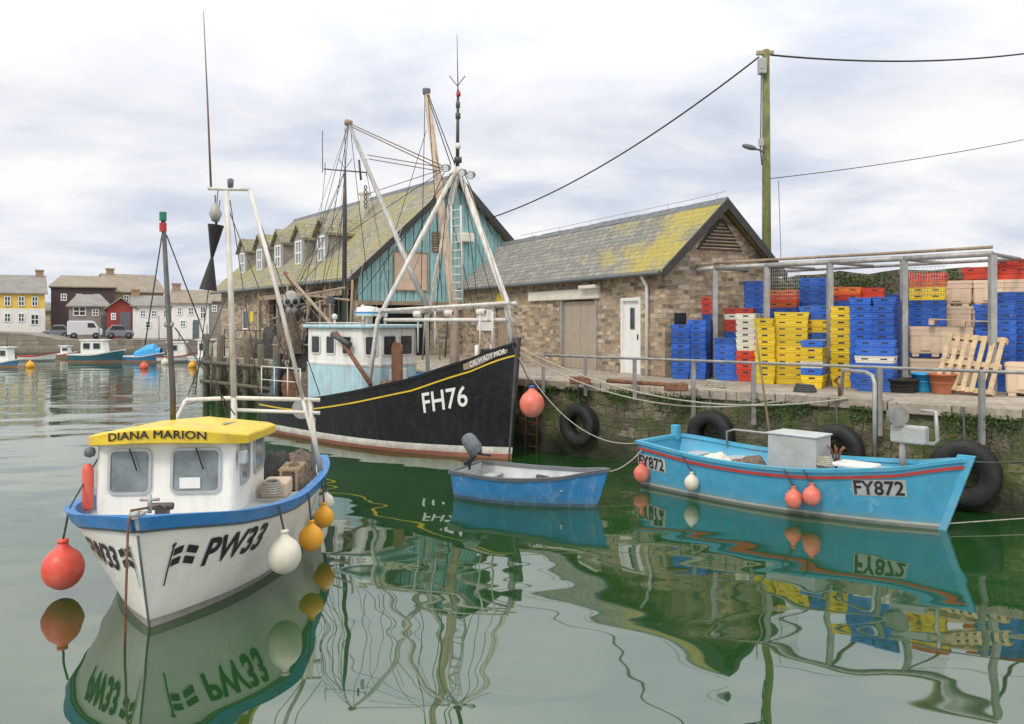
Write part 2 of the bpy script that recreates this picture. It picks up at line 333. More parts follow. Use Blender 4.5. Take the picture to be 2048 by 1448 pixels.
def txt(body,W,H,shear=0,off=.0,sub=.07):
    cu=bpy.data.curves.new('t','FONT'); cu.body=body; cu.size=1; cu.shear=shear; cu.resolution_u=4; cu.space_character=1+off*1.6
    o=bpy.data.objects.new('t',cu); COL.objects.link(o); dg=bpy.context.evaluated_depsgraph_get()
    me=bpy.data.meshes.new_from_object(o.evaluated_get(dg)); bpy.data.objects.remove(o)
    bm=bmesh.new(); bm.from_mesh(me); bmesh.ops.remove_doubles(bm,verts=bm.verts,dist=1e-5)
    if off:
        dv={}
        for e in bm.edges:
            if len(e.link_faces)!=1: continue
            a,b=e.verts; d=(b.co-a.co); n=V(d.y,-d.x,0)
            if n.length<1e-9: continue
            n.normalize()
            if n.dot(e.link_faces[0].calc_center_median()-(a.co+b.co)/2)>0: n=-n
            for v in(a,b): dv.setdefault(v,[]).append(n)
        for v,ns in dv.items():
            s=sum(ns,V(0,0,0))
            if s.length<.05: continue
            s.normalize(); k=max(.45,s.dot(ns[0])); v.co+=s*off/k
    xs=[v.co.x for v in bm.verts]; ys=[v.co.y for v in bm.verts]
    x0,x1,y0,y1=min(xs),max(xs),min(ys),max(ys)
    for v in bm.verts: v.co.x=(v.co.x-x0)/(x1-x0)*W; v.co.y=(v.co.y-y0)/(y1-y0)*H
    bmesh.ops.triangulate(bm,faces=bm.faces)
    for _ in range(3):
        e=[e for e in bm.edges if e.calc_length()>sub]
        if not e: break
        bmesh.ops.subdivide_edges(bm,edges=e,cuts=1); bmesh.ops.triangulate(bm,faces=bm.faces)
    bm.verts.index_update()
    r=([v.co.copy() for v in bm.verts],[[v.index for v in f.verts] for f in bm.faces]); bm.free(); bpy.data.meshes.remove(me); return r
def text_on(parent,name,body,W,H,fn,m,**k):
    vs,fs=txt(body,W,H,**k); mb=MB().add([fn(p.x,p.y) for p in vs],fs); return mb.build(name,m,parent,recalc=False)
def on_y(root,px,py,yo):
    rz=root.rotation_euler.z; a=V(math.cos(rz),math.sin(rz)); b=V(-math.sin(rz),math.cos(rz)); k=(px-1024)/F
    ox=root.location.x+yo*b.x; oy=root.location.y+yo*b.y
    x=(k*oy-ox)/(a.x-k*a.y); Y=oy+x*a.y
    return V(x,yo,HC+(YH-py)/F*Y-root.location.z)
def on_x(root,px,py,xo):
    rz=root.rotation_euler.z; a=V(math.cos(rz),math.sin(rz)); b=V(-math.sin(rz),math.cos(rz)); k=(px-1024)/F
    ox=root.location.x+xo*a.x; oy=root.location.y+xo*a.y
    y=(k*oy-ox)/(b.x-k*b.y); Y=oy+y*b.y
    return V(xo,y,HC+(YH-py)/F*Y-root.location.z)
class Hull:
    def __init__(s,L,B,sheer,rake,um=.4,tr=.8,ns=2.4,nw=1.7,wl=.8,zb=-.3,ex=.9):
        s.L,s.B,s.tab,s.rk,s.um,s.tr,s.ns,s.nw,s.wl,s.zb,s.ex=L,B,sheer,rake,um,tr,ns,nw,wl,zb,ex
    def sh(s,u):
        u=min(1,max(0,u)); t=s.tab
        for (a,za),(b,zb) in zip(t,t[1:]):
            if u<=b:
                q=(u-a)/(b-a); i=t.index((a,za)); p0=t[max(0,i-1)][1]; p3=t[min(len(t)-1,i+2)][1]
                return .5*((2*za)+(zb-p0)*q+(2*p0-5*za+4*zb-p3)*q*q+(3*za-p0-3*zb+p3)*q**3)
        return t[-1][1]
    def half(s,u,n):
        if u>s.um: return max(0,1-((u-s.um)/(1-s.um))**n)
        q=(s.um-u)/s.um; return 1-(1-s.tr)*q*q
    def pt(s,u,z,side,off=0):
        u=min(u,1); g=min(1.15,max(0,z)/s.sh(u))**s.ex
        hb=s.B/2*((1-g)*s.wl*s.half(u,s.nw)+g*s.half(u,s.ns))
        if z<0: hb*=max(.2,1+z*1.2)
        return V(u*(s.L+s.rk*z)+off*.9*u**24,side*max(0.0 if off<0 else off*.6,hb+off),z)
    def at(s,x,z,side,off=.012): return s.pt(x/(s.L+s.rk*z),z,side,off)
    def arc(s,z):
        xs=s.L+s.rk*z; t=[(0.,xs)]; p=s.pt(1,z,1); d=0; n=400
        for i in range(1,n+1):
            u=1-.6*(i/n)**1.5; q=s.pt(u,z,1); d+=(q-p).length; p=q; t.append((d,q.x))
        def f(v):
            if v<=0: return xs
            for (a,xa),(b,xb) in zip(t,t[1:]):
                if v<=b: return xa+(xb-xa)*(v-a)/(b-a)
            return t[-1][1]
        return f
    def mesh(s,nu=32,nz=10,pw=1.6):
        mb=MB(); us=[1-(1-i/nu)**pw for i in range(nu+1)]
        for sd in(-1,1):
            vs=[s.pt(u,s.zb+(s.sh(u)-s.zb)*j/nz,sd) for u in us for j in range(nz+1)]
            mb.add(vs,[(i*(nz+1)+j,(i+1)*(nz+1)+j,(i+1)*(nz+1)+j+1,i*(nz+1)+j+1) for i in range(nu) for j in range(nz)],0,True)
        tv=[s.pt(0,s.zb+(s.sh(0)-s.zb)*j/nz,sd) for j in range(nz+1) for sd in(-1,1)]
        mb.add(tv,[(2*j,2*j+1,2*j+3,2*j+2) for j in range(nz)])
        return mb
    def inside(s,drop,u0=0.0,u1=.985,off=-.045,nu=26,zmin=None):
        mb=MB(); us=[u0+(u1-u0)*(1-(1-i/nu)**1.6) for i in range(nu+1)]
        d=drop if callable(drop) else (lambda u:drop)
        fl={}
        for sd in(-1,1):
            a=[s.pt(u,s.sh(u)-.004,sd,off) for u in us]; b=[s.pt(u,s.sh(u)-d(u),sd,off) for u in us]; fl[sd]=b
            mb.add(a+b,[(i,i+1,nu+2+i,nu+1+i) for i in range(nu)],0,True)
        mb.add(fl[-1]+fl[1],[(i,i+1,nu+2+i,nu+1+i) for i in range(nu)],1)
        mb.quad(s.pt(us[0],s.sh(us[0])-.004,-1,off)+V(.05,0,0),s.pt(us[0],s.sh(us[0])-.004,1,off)+V(.05,0,0),fl[1][0]+V(.05,0,0),fl[-1][0]+V(.05,0,0))
        return mb
    def rail(s,top,bot,oi,oo,u0=0,u1=1,sides=(-1,1),n=36,trans=True,pw=1.7):
        mb=MB()
        for sd in sides:
            vs=[]
            for i in range(n+1):
                u=u0+(u1-u0)*(1-(1-i/n)**pw); z=s.sh(u)
                vs+=[s.pt(u,z+top,sd,oo),s.pt(u,z+top,sd,oi),s.pt(u,z+bot,sd,oi),s.pt(u,z+bot,sd,oo)]
            fs=[(i*4+j,i*4+(j+1)%4,i*4+4+(j+1)%4,i*4+4+j) for i in range(n) for j in range(4)]
            fs+=[(0,1,2,3),(n*4+3,n*4+2,n*4+1,n*4)]
            mb.add(vs,fs,0,False)
        if trans and u0==0:
            a=s.pt(0,s.sh(0),-1,oo); z=s.sh(0); mb.b2((-.03,a.y,z+bot),(max(.03,-oi),-a.y,z+top))
        return mb
def buoy(c,r,m,label,top,group=None,neck=None,sq=1.08):
    c=Vector(c); t=thing('mooring_buoy',label,'buoy',c-V(0,0,r),0,group)
    prof=[(0.001,-r*sq)]+[(r*math.sin(math.pi*i/12),-r*sq*math.cos(math.pi*i/12)) for i in range(1,10)]+[(r*.42,r*sq*.92),(r*.26,r*sq*1.08),(r*.24,r*sq*1.2),(.001,r*sq*1.22)]
    MB().lathe(c,prof,n=22).build('float_body',m,t,True)
    MB().lathe(c+V(0,0,r*sq*1.2),[(.001,-.02*r),(r*.27,0),(r*.27,r*.16),(r*.12,r*.2),(.001,r*.2)],n=14).build('neck',neck or m,t,True)
    MB().tube(rope_pts(c+V(0,0,r*sq*1.34),top,.01,4),.012,6).build('lanyard',M['roped'],t,True)
    return t
# ------------------------------------------------------------------ setting
struct(MB().quad((-500,-25,0),(500,-25,0),(500,900,0),(-500,900,0)).build('water',M['water']))
ED=[V(18,3.5,0),V(7.85,12.27,0),V(.5,18.63,0),V(-11.2,30,0),V(-17.2,46,0),V(-24,66.2,0)]
qp=[V(p.x,p.y,QZ) for p in ED]+[V(80,66.2,QZ),V(80,3.5,QZ)]
struct(MB().quad(*qp).build('quay',M['paving']))
qw=thing('quay_wall','mossy stone harbour wall rising from the water behind the small boats','wall',(4,15.6,0))
mb=MB(); nz=12
for a,b in zip(ED,ED[1:]):
    ln=(b-a).length; n=int(ln/.2); d=(b-a).normalized()
    nr=V(-abs(d.y),-abs(d.x),0)
    vs=[]
    for i in range(n+1):
        for j in range(nz+1):
            z=-.4+(QZ-.02+.4)*j/nz; p=a.lerp(b,i/n)
            k=0 if i in(0,n) else 1
            q=noise.noise(V(p.x*1.7,p.y*1.7,z*3.1))*.11+noise.noise(V(p.x*5,p.y*5,z*7))*.10
            vs.append(V(p.x,p.y,z)+nr*(q*k*(0.3 if j==nz else 1)+.10*(1-j/nz)+.02))
    mb.add(vs,[(i*(nz+1)+j,(i+1)*(nz+1)+j,(i+1)*(nz+1)+j+1,i*(nz+1)+j+1) for i in range(n) for j in range(nz)],0,True)
mb.build('masonry_face',M['quaywall'],qw,True)
mb=MB()
for a,b in zip(ED[:4],ED[1:4]):
    d=(b-a).normalized(); nr=V(-abs(d.y),-abs(d.x),0); n=int((b-a).length/.9)
    for i in range(n):
        p0=a.lerp(b,i/n)+d*.008; p1=a.lerp(b,(i+1)/n)-d*.008; jz=random.uniform(-.01,.012)
        mb.prism([p0+nr*.1+V(0,0,QZ-.17+jz),p1+nr*.1+V(0,0,QZ-.17+jz),p1-nr*.35+V(0,0,QZ-.17+jz),p0-nr*.35+V(0,0,QZ-.17+jz)],(0,0,.19))
mb.build('coping',M['paving'],qw,True,bev=.02)
mb=MB(); a,b=ED[1],ED[2]; d=(b-a).normalized(); nr=V(-abs(d.y),-abs(d.x),0)
for k in range(5200):
    t=random.random(); g=noise.noise(V(t*9,0,3)); 
    if g<-.02: continue
    z=QZ-.10-abs(random.gauss(0,.13+.32*max(0,g))); 
    if z<.4: continue
    p=a.lerp(b,t)+nr*random.uniform(.08,.20)+V(0,0,z); s=random.uniform(.013,.038)
    u=V(random.gauss(0,1),random.gauss(0,1),random.gauss(0,1)).normalized()*s; v=u.cross(V(random.random(),random.random(),random.random())).normalized()*s*.6
    mb.quad(p-u,p-v,p+u,p+v)
o=tag(mb.build('wall_weeds',M['leaf'],None,recalc=False,origin=(4,15.6,1)),'green weeds and moss hanging down the harbour wall','weeds'); o['kind']='stuff'
def edge_px(px,back=0):
    k=(px-1024)/F; a=ED[1]; d=(ED[2]-ED[1]).normalized()
    t=(k*a.y-a.x)/(d.x-k*d.y); p=a+d*t; nr=V(-abs(d.y),-abs(d.x),0); return p-nr*back,d,nr
struct(MB().b2((-200,64.5,-.5),(200,400,1.35)).build('far_shore',M['shore']))
struct(MB().b2((-200,64,-.5),(-22.8,64.5,1.42)).build('far_harbour_wall',M['shorew']))
mb=MB(); mb.prism([V(-60,66,1.35),V(-37,66,1.35),V(-40.5,66,1.9),V(-60,66,2.7)],(0,3,0)); struct(mb.build('sloping_road',M['shorew']))
# timber piles along the far part of the quay
a,b=ED[2],ED[3]; d=(b-a).normalized(); nr=V(-abs(d.y),-abs(d.x),0)
for i in range(7):
    p=a.lerp(b,.62+.062*i)+nr*.32; h=2.25+random.uniform(-.2,.25)
    o=MB().tube([p+V(0,0,-.4),p+V(random.uniform(-.05,.05),0,h)],[.13,.11],10).build('timber_pile',M['pile'],None,origin=p); tag(o,'dark timber pile standing against the quay wall behind the trawler stern','pile','timber piles along the far quay wall')
for i,z in enumerate((.75,1.45)):
    p=a.lerp(b,.60)+nr*.47+V(0,0,z); q=a.lerp(b,1.0)+nr*.47+V(0,0,z); o=MB().tube([p,q],.07,6).build('timber_waling',M['pile'],None,origin=p); tag(o,['lower horizontal timber bolted along the quay piles','upper horizontal timber bolted along the quay piles'][i],'beam')
# ------------------------------------------------------------------ far houses (each turned to look across the harbour)
def house(pl,pr,yb,ye,yr,Y,depth,wm_,rm,label,front_gable=False,wins=(),door=None,chim=(),hip=0,name='harbour_house',z0=1.35,lower=None,turn=0):
    pm=(pl+pr)/2; a=P(pm,yb,Y); th=math.atan2(a.x,a.y); cs=math.cos(th)
    W=(pr-pl)/F*Y*cs; t=thing(name,label,'house',(a.x,Y,z0),-th+turn)
    lx=lambda px:(px-pm)/F*Y*cs
    he=P(0,ye,Y).z-z0; hr=P(0,yr,Y).z-z0; o=.25
    mb=MB(); mb.b2((-W/2,0,0),(W/2,depth,he))
    if front_gable: mb.prism([(-W/2,0,he),(W/2,0,he),(0,0,hr-.08)],(0,depth,0))
    elif not hip: mb.prism([(-W/2,0,he),(-W/2,depth,he),(-W/2,depth/2,hr-.08)],(W,0,0))
    mb.build('wall',wm_,t)
    if lower:
        MB().b2((-W/2-.03,-.03,0),(W/2+.03,0.0,P(0,lower[0],Y).z-z0)).build('ground_floor_wall',lower[1],t)
    mb=MB()
    if front_gable:
        for s in(-1,1):
            e=V(s*(W/2+o),-o,he-o*(hr-he)/(W/2)); r=V(0,-o,hr); mb.prism([e,r,r+V(0,0,.12),e+V(0,0,.12)],(0,depth+2*o,0))
    else:
        for yy,s in((-o,1),(depth+o,-1)):
            zz_=he-o*(hr-he)/(depth/2); h=W*hip
            e0=V(-W/2-o,yy,zz_); e1=V(W/2+o,yy,zz_); r1=V(W/2+(o if not hip else -h),depth/2,hr); r0=V(-W/2-(o if not hip else -h),depth/2,hr)
            mb.add([e0,e1,r1,r0]+[p+V(0,0,.12) for p in(e0,e1,r1,r0)],[(0,1,2,3),(4,5,6,7),(0,1,5,4),(1,2,6,5),(2,3,7,6),(3,0,4,7)])
        if hip:
            for s in(-1,1): mb.add([V(s*(W/2+o),-o,he),V(s*(W/2+o),depth+o,he),V(s*(W/2-W*hip),depth/2,hr+.12)],[(0,1,2)])
    rf=mb.build('roof',rm,t)
    for cx in chim:
        x=lx(cx); MB().b2((x-.35,depth/2-.3,hr-.5),(x+.35,depth/2+.3,hr+.7)).b2((x-.42,depth/2-.36,hr+.55),(x+.42,depth/2+.36,hr+.7)).build('chimney',M['brownb'],rf)
    yf=-.03 if lower else 0
    for (x0,x1,y0,y1) in wins:
        p=P(0,(y0+y1)/2,Y); win(t,(lx((x0+x1)/2),yf,p.z-z0),(1,0,0),(0,0,1),(x1-x0)/F*Y*cs,(y1-y0)/F*Y,M['upvc'],M['dglass'],fw=.09,dep=.06,bars=((0,),(0,)))
    if door:
        wd=(door[1]-door[0])/F*Y*cs; h=P(0,door[2],Y).z-z0; x=lx((door[0]+door[1])/2); MB().b2((x-wd/2,-.06+yf,0),(x+wd/2,yf,h)).build('door',M['dgrey'],t,bev=.02)
    return t
house(-90,92,660,585,548,78,7,M['yhouse'],M['roofg'],'yellow and white house at the far left of the harbour',wins=[(8,22,592,612),(36,50,592,612),(64,78,592,612),(8,22,626,644),(36,50,626,644),(62,80,628,650),(-22,-8,592,612)],lower=(617,M['whouse']),chim=(84,))
house(103,230,655,574,550,83,8,M['brownh'],M['roofb'],'dark brown boarded waterfront building with grey roof',hip=.14,wins=[(122,134,588,602),(152,164,588,602),(188,200,588,602)])
house(224,330,655,584,547,87,9,M['brownb'],M['roofb'],'brown brick house with tiled roof behind the red shed',wins=[(246,258,591,605),(272,284,591,605),(300,312,591,605)],chim=(240,),turn=.25)
house(138,218,655,612,590,75,5,M['greyst'],M['roofg'],'small grey stone cottage with a white window left of the red shed',wins=[(146,172,613,632),(184,198,618,632)],hip=.2,door=(202,212,630))
house(214,270,655,616,597,72,5,M['redh'],M['roofg'],'red boarded boat shed with pitched roof across the harbour',front_gable=True,wins=[(222,232,626,640)],door=(240,262,624),name='boat_shed')
house(266,345,660,612,592,73,6,M['whouse'],M['roofg'],'white rendered cottage just right of the red shed',wins=[(280,292,620,634),(302,314,620,634),(326,338,620,634),(290,302,642,656)],chim=(270,))
house(346,418,660,606,580,71,6,M['whouse'],M['roofb'],'white house with three windows nearest the big fishing sheds',wins=[(354,364,614,630),(376,388,614,630),(400,412,612,638),(360,372,640,654)],door=(386,398,640),chim=(352,))
house(412,470,660,602,578,80,6,M['greyst'],M['roofb'],'beige stone house half hidden behind the slate roofed shed',wins=[(424,434,610,624)])
house(88,118,660,622,606,88,5,M['whouse'],M['roofg'],'small white house between yellow and dark brown buildings',wins=[(98,106,628,640)])
def car(px,Y,length,m,label,van=False,face=1,h=1.):
    p=P(px,640,Y); t=thing('parked_van' if van else 'parked_car',label,'van' if van else 'car',(p.x,Y,1.35),-math.atan2(p.x,p.y))
    l=length/2; f=face
    if van: prof=[(-l,.35),(l,.35),(l,.85),(l*.8,.98),(l*.55,1.5),(l*.4,1.58),(-l*.95,1.58),(-l,1.45)]
    else: prof=[(-l,.3),(l,.3),(l,.7),(l*.9,.82),(l*.45,.92),(l*.15,1.42),(-l*.55,1.45),(-l*.9,.95),(-l,.85)]
    MB().prism([(f*x,-.85,z*h) for x,z in prof],(0,1.7,0)).build('body',m,t,bev=.06)
    wz=(1.0,1.38) if van else (.95*h,1.35*h)
    gl=[(l*.42,wz[0]),(l*.18,wz[1]),(-l*.5,wz[1]),(-l*.72,wz[0])] if not van else [(l*.62,wz[0]),(l*.48,wz[1]),(l*.15,wz[1]),(l*.15,wz[0])]
    MB().prism([(f*x,-.87,z) for x,z in gl],(0,.015,0)).build('side_window',M['dglass'],t)
    for x in(-l*.62,l*.62):
        wv=MB().lathe((x,-.88,.30),[(.001,0),(.18,0),(.28,.02),(.28,.2),(.001,.2)],(0,1,0),16).build('wheel',M['rubber'],t)
        MB().lathe((x,-.89,.30),[(.001,0),(.14,.0),(.14,.03)],(0,1,0),14).build('hubcap',M['dgrey'],wv)
car(170,69.5,2.7,M['carw'],'white van parked by the far harbour wall',True)
car(240,69.6,2.2,M['carg'],'grey car parked right of the white van',h=.85)
car(112,70,2.2,M['carg'],'dark grey car parked left of the white van',face=-1,h=.85)
# ------------------------------------------------------------------ far boats
def small_boat(px,py,lpx,ang,hm,label,cabin=None,cover=None,mast=0,stripe=None,B=.36,h=.17):
    p=G(px,py,0); Ln=lpx/F*p.y; t=thing('moored_boat',label,'boat',p,math.radians(ang))
    H=Hull(Ln*.9,Ln*B,[(0,Ln*h*.85),(.5,Ln*h*.85),(1,Ln*h*1.35)],.35,ns=2.6); sh=lambda mb:[v.__iadd__(V(-Ln/2,0,0)) for v in mb.v] and mb
    sh(H.mesh(16,5)).build('hull',hm,t); sh(H.inside(Ln*h*.3,nu=12)).build('deck',[M['white'],M['lgrey']],t); sh(H.rail(.03,-.05,-.06,.03,n=14)).build('gunwale',stripe or M['white'],t)
    z=Ln*h*.6
    if cabin:
        x0,x1,ch,cm=cabin; cw=Ln*B*.32
        cb_=MB().prism([(x0*Ln,-cw,z),(x1*Ln,-cw,z),(x1*Ln-.15*ch,-cw,z+ch),(x0*Ln,-cw,z+ch)],(0,2*cw,0)).build('cabin',cm,t,bev=.04)
        MB().prism([(x0*Ln-.1,-cw-.08,z+ch),(x1*Ln+.02,-cw-.08,z+ch),(x1*Ln+.02,-cw-.08,z+ch+.07),(x0*Ln-.1,-cw-.08,z+ch+.07)],(0,2*cw+.16,0)).build('cabin_roof',M['white'],t)
        k=max(1,int((x1-x0)*Ln/.8))
        for i in range(k):
            xa=x0*Ln+.12+i*((x1-x0)*Ln-.3)/k
            win(cb_,(xa+.3,-cw-.005,z+ch*.66),(1,0,0),(0,0,1),.52,ch*.4,M['alu'],M['dglass'],fw=.04,dep=.02)
    if cover:
        vs=[];n=12
        for i in range(n+1):
            u=.30+.62*i/n; hh=.75*min(1,.55+1.2*(i/n))*(1 if i<n-2 else .5)
            for k in range(7):
                a=math.pi*k/6; q=H.pt(u,H.sh(u),1,.03); vs.append(V(q.x-Ln/2,q.y*math.cos(a),H.sh(u)+.03+math.sin(a)*hh))
        MB().add(vs,[(i*7+k,i*7+7+k,i*7+8+k,i*7+k+1) for i in range(n) for k in range(6)]+[(0,1,2,3,4,5,6)],0,False).build('canvas_cover',cover,t)
    if mast: MB().tube([(0,0,z),(0,0,z+mast)],[.05,.03]).build('mast',M['dsteel'],t)
    return t
HMT=hullmat('teal_far_hull',[(-.5,(.25,.05,.03)),(.12,(.02,.12,.17))]); HMW=hullmat('white_far_hull',[(-.5,(.05,.10,.2)),(.12,(.7,.7,.68))]); HMB=hullmat('blue_far_hull',[(-.5,(.3,.06,.04)),(.12,(.03,.18,.36))]); HMR=hullmat('red_far_hull',[(-.5,(.1,.1,.1)),(.12,(.40,.07,.05))])
small_boat(198,724,108,3,HMT,'dark teal cabin boat with white wheelhouse across the harbour',cabin=(-.28,.16,1.15,M['white']),mast=2.4)
small_boat(292,724,82,-8,HMB,'boat under a bright blue canvas cover across the harbour',cover=M['tubblue'])
small_boat(78,722,74,5,HMW,'low white open boat left of the teal cabin boat',stripe=M['red'])
small_boat(14,734,70,-20,HMB,'blue cabin boat cut by the left edge of the picture',cabin=(-.2,.2,1.0,M['white']),mast=1.8)
small_boat(130,716,56,-10,HMR,'small red hulled boat behind the teal cabin boat',cabin=(-.1,.2,.7,M['white']))
small_boat(358,724,80,12,HMW,'white motor cruiser moored right of the blue covered boat',cabin=(-.25,.2,1.1,M['white']),stripe=M['red'],mast=1.9)
small_boat(414,726,80,-25,HMW,'white cabin boat nearest the end of the near quay',cabin=(-.2,.22,1.3,M['white']),mast=2.4)
small_boat(248,718,46,25,HMW,'little white open boat between teal boat and blue cover',stripe=M['blue'])
small_boat(332,718,44,-5,HMR,'low red open boat moored between blue cover and cruiser')
small_boat(48,714,50,12,HMT,'dark green cabin boat moored behind the low white boat',cabin=(-.2,.1,.9,M['white']))
small_boat(100,713,40,0,HMW,'small white cabin boat behind the low white open boat',cabin=(-.2,.2,.8,M['white']),mast=1.4)
small_boat(386,714,46,-15,HMB,'small blue cabin boat between the cruiser and quay end boat',cabin=(-.2,.1,.9,M['white']),mast=2.6)
small_boat(318,713,36,10,HMW,'small white boat with mast behind the blue covered boat',cabin=(-.15,.2,.7,M['white']),mast=3.2)
for i,(x,y,m,nm) in enumerate([(288,734,'bred','red'),(330,726,'bwhite','white'),(385,732,'borange','orange'),(60,732,'borange','orange')]):
    g=G(x,y+3,0); MB_=MB().lathe(g+V(0,0,.12),[(.001,-.25),(.2,-.16),(.27,0),(.2,.18),(.06,.26),(.05,.34),(.001,.35)],n=14).build('mooring_buoy',M[m],None,origin=g)
    tag(MB_,['red mooring buoy floating by the blue covered boat','white mooring buoy floating left of the white cruiser','orange mooring buoy floating near the quay end','orange mooring buoy floating by the low white boat'][i],'buoy')
# ------------------------------------------------------------------ slate roofed stone store (right)
def wall_open(mb,o,u,W,H,ops,n,dep=.16):
    o=Vector(o);u=Vector(u);n=Vector(n); xs=sorted({0,W}|{q for a in ops for q in a[:2]}); zs=sorted({0,H}|{q for a in ops for q in a[2:4]})
    for x0,x1 in zip(xs,xs[1:]):
        for z0,z1 in zip(zs,zs[1:]):
            cx,cz=(x0+x1)/2,(z0+z1)/2
            if any(a[0]<cx<a[1] and a[2]<cz<a[3] for a in ops): continue
            mb.quad(o+u*x0+V(0,0,z0),o+u*x1+V(0,0,z0),o+u*x1+V(0,0,z1),o+u*x0+V(0,0,z1))
    for a in ops:
        c=[o+u*a[0]+V(0,0,a[2]),o+u*a[1]+V(0,0,a[2]),o+u*a[1]+V(0,0,a[3]),o+u*a[0]+V(0,0,a[3])]
        for i in range(4):
            if i==0 and a[2]==0: continue
            p,q=c[i],c[(i+1)%4]; mb.quad(p,q,q-n*dep,p-n*dep)
d2=V(-.44,.90,0).normalized(); c2=V(3.67,19.2,QZ)
st=thing('stone_store','long low stone store with lichened slate roof and white door','building',c2,math.atan2(d2.y,d2.x))
LW,BW,HE,HR=12.6,3.35,2.72,4.26
mb=MB()
ops=[(.99,1.87,0,1.93),(3.07,5.0,0,1.95),(8.6,9.7,0,1.8)]
wall_open(mb,(0,0,0),(1,0,0),LW,HE,ops,(0,1,0))
wall_open(mb,(0,-BW,0),(0,1,0),BW,HE,[(BW-.62,BW-.28,1.15,1.55)],(-1,0,0))
mb.quad((0,-BW,HE),(0,0,HE),(0,-BW/2,HR-.1)); mb.quad((LW,-BW,HE),(LW,0,HE),(LW,-BW/2,HR-.1)); mb.quad((0,-BW,0),(LW,-BW,0),(LW,-BW,HE),(0,-BW,HE)); mb.quad((LW,-BW,0),(LW,0,0),(LW,0,HE),(LW,-BW,HE))
mb.build('wall',M['stone'],st,recalc=False)
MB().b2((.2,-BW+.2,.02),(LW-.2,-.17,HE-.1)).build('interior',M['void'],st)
sl_=(HR-HE)/(BW/2)
def slope(mb,y0,y1,x0,x1,z_at,th=.08):
    mb.prism([(x0,y0,z_at(y0)),(x1,y0,z_at(y0)),(x1,y1,z_at(y1)),(x0,y1,z_at(y1))],(0,0,th))
mb=MB(); za=lambda y:HE+.02+(BW/2-abs(y+BW/2))*sl_
slope(mb,-BW/2,.26,-.28,LW,za); slope(mb,-BW-.26,-BW/2,-.28,LW,za); rf=mb.build('roof',M['slate'],st)
mb=MB()
for i in range(28):
    j=random.uniform(-.012,.012); mb.prism([(-.3+i*.46,-BW/2-.13,za(-BW/2)-.03+j),(-.3+i*.46,-BW/2,za(-BW/2)+.13+j),(-.3+i*.46,-BW/2+.13,za(-BW/2)-.03+j)],(.45,0,0))
mb.build('ridge_tiles',M['dgrey'],rf)
mb=MB()
for s in(0,1):
    y0=.28 if s==0 else -BW-.28
    mb.prism([(-.32,y0,za(y0)-.14),(-.32,-BW/2,za(-BW/2)-.16),(-.32,-BW/2,za(-BW/2)+.1),(-.32,y0,za(y0)+.1)],(.05,0,0))
mb.build('bargeboard',M['bargeb'],rf)
mb=MB().tube([(-.25,-BW/2,HR+.3)]+[(x,-BW/2,HR+.27+.03*((x*2)%2)) for x in range(1,12)],.008,5)
for x in range(0,12,2): mb.tube([(x+.1,-BW/2,HR),(x+.1,-BW/2,HR+.3)],.008,5)
mb.build('ridge_wire',M['steel'],rf)
MB().tube([(-.2,.31,HE-.22),(LW,.31,HE-.22)],.05,8).build('gutter',M['dgrey'],st)
MB().tube([(.63,.25,HE-.25),(.63,.08,HE-.5),(.63,.08,.0)],.045,8).build('downpipe',M['upvc'],st)
d=MB().b2((1.03,-.1,0),(1.83,-.06,1.9)).build('door',M['upvc'],st,bev=.01)
MB().b2((.99,-.08,0),(1.06,.02,1.95)).b2((1.80,-.08,0),(1.87,.02,1.95)).b2((1.06,-.08,1.87),(1.80,.02,1.95)).build('door_frame',M['upvc'],d)
win(d,(1.43,-.06,1.42),(-1,0,0),(0,0,1),.18,.55,M['dgrey'],M['dglass'],fw=.02,dep=.02)
MB().box((1.15,-.03,.95),(.03,.06,.14)).build('door_handle',M['dsteel'],d)
d=MB().b2((3.1,-.1,0),(4.02,-.06,1.92)).b2((4.04,-.1,0),(4.97,-.06,1.92)).build('double_door',M['tan'],st,bev=.01)
MB().b2((3.03,-.06,0),(3.11,.03,1.95)).b2((4.96,-.06,0),(5.04,.03,1.95)).build('door_frame',M['steel'],d)
MB().b2((2.85,-.05,1.97),(7.0,.10,2.26)).b2((2.75,.06,2.24),(3.6,.28,2.34)).build('lintel',M['lintel'],st,bev=.02)
MB().b2((8.65,-.12,0),(9.65,-.08,1.78)).build('side_door',M['wood'],st)
MB().b2((9.9,.005,1.0),(11.2,.04,1.75)).build('notice_board',M['white'],st)
MB().b2((9.0,.005,1.95),(9.5,.03,2.3)).build('yellow_notice',M['signy'],st)
MB().b2((-.02,-.62,1.15),(.03,-.28,1.55)).build('gable_window',M['dglass'],st)
lv=MB(); yc=-BW/2
lv.prism([(-.03,yc-.72,3.12),(-.03,yc+.72,3.12),(-.03,yc+.1,3.9),(-.03,yc-.1,3.9)],(.02,0,0))
lo=lv.build('gable_louvre',M['bargeb'],st); lv=MB()
for k in range(8):
    z=3.15+.085*k; hw=.68-.085*k; lv.box((-.06,yc,z),(.05,2*hw,.03),Matrix.Rotation(.6,3,'Y'))
lv.build('slats',M['wood'],lo)
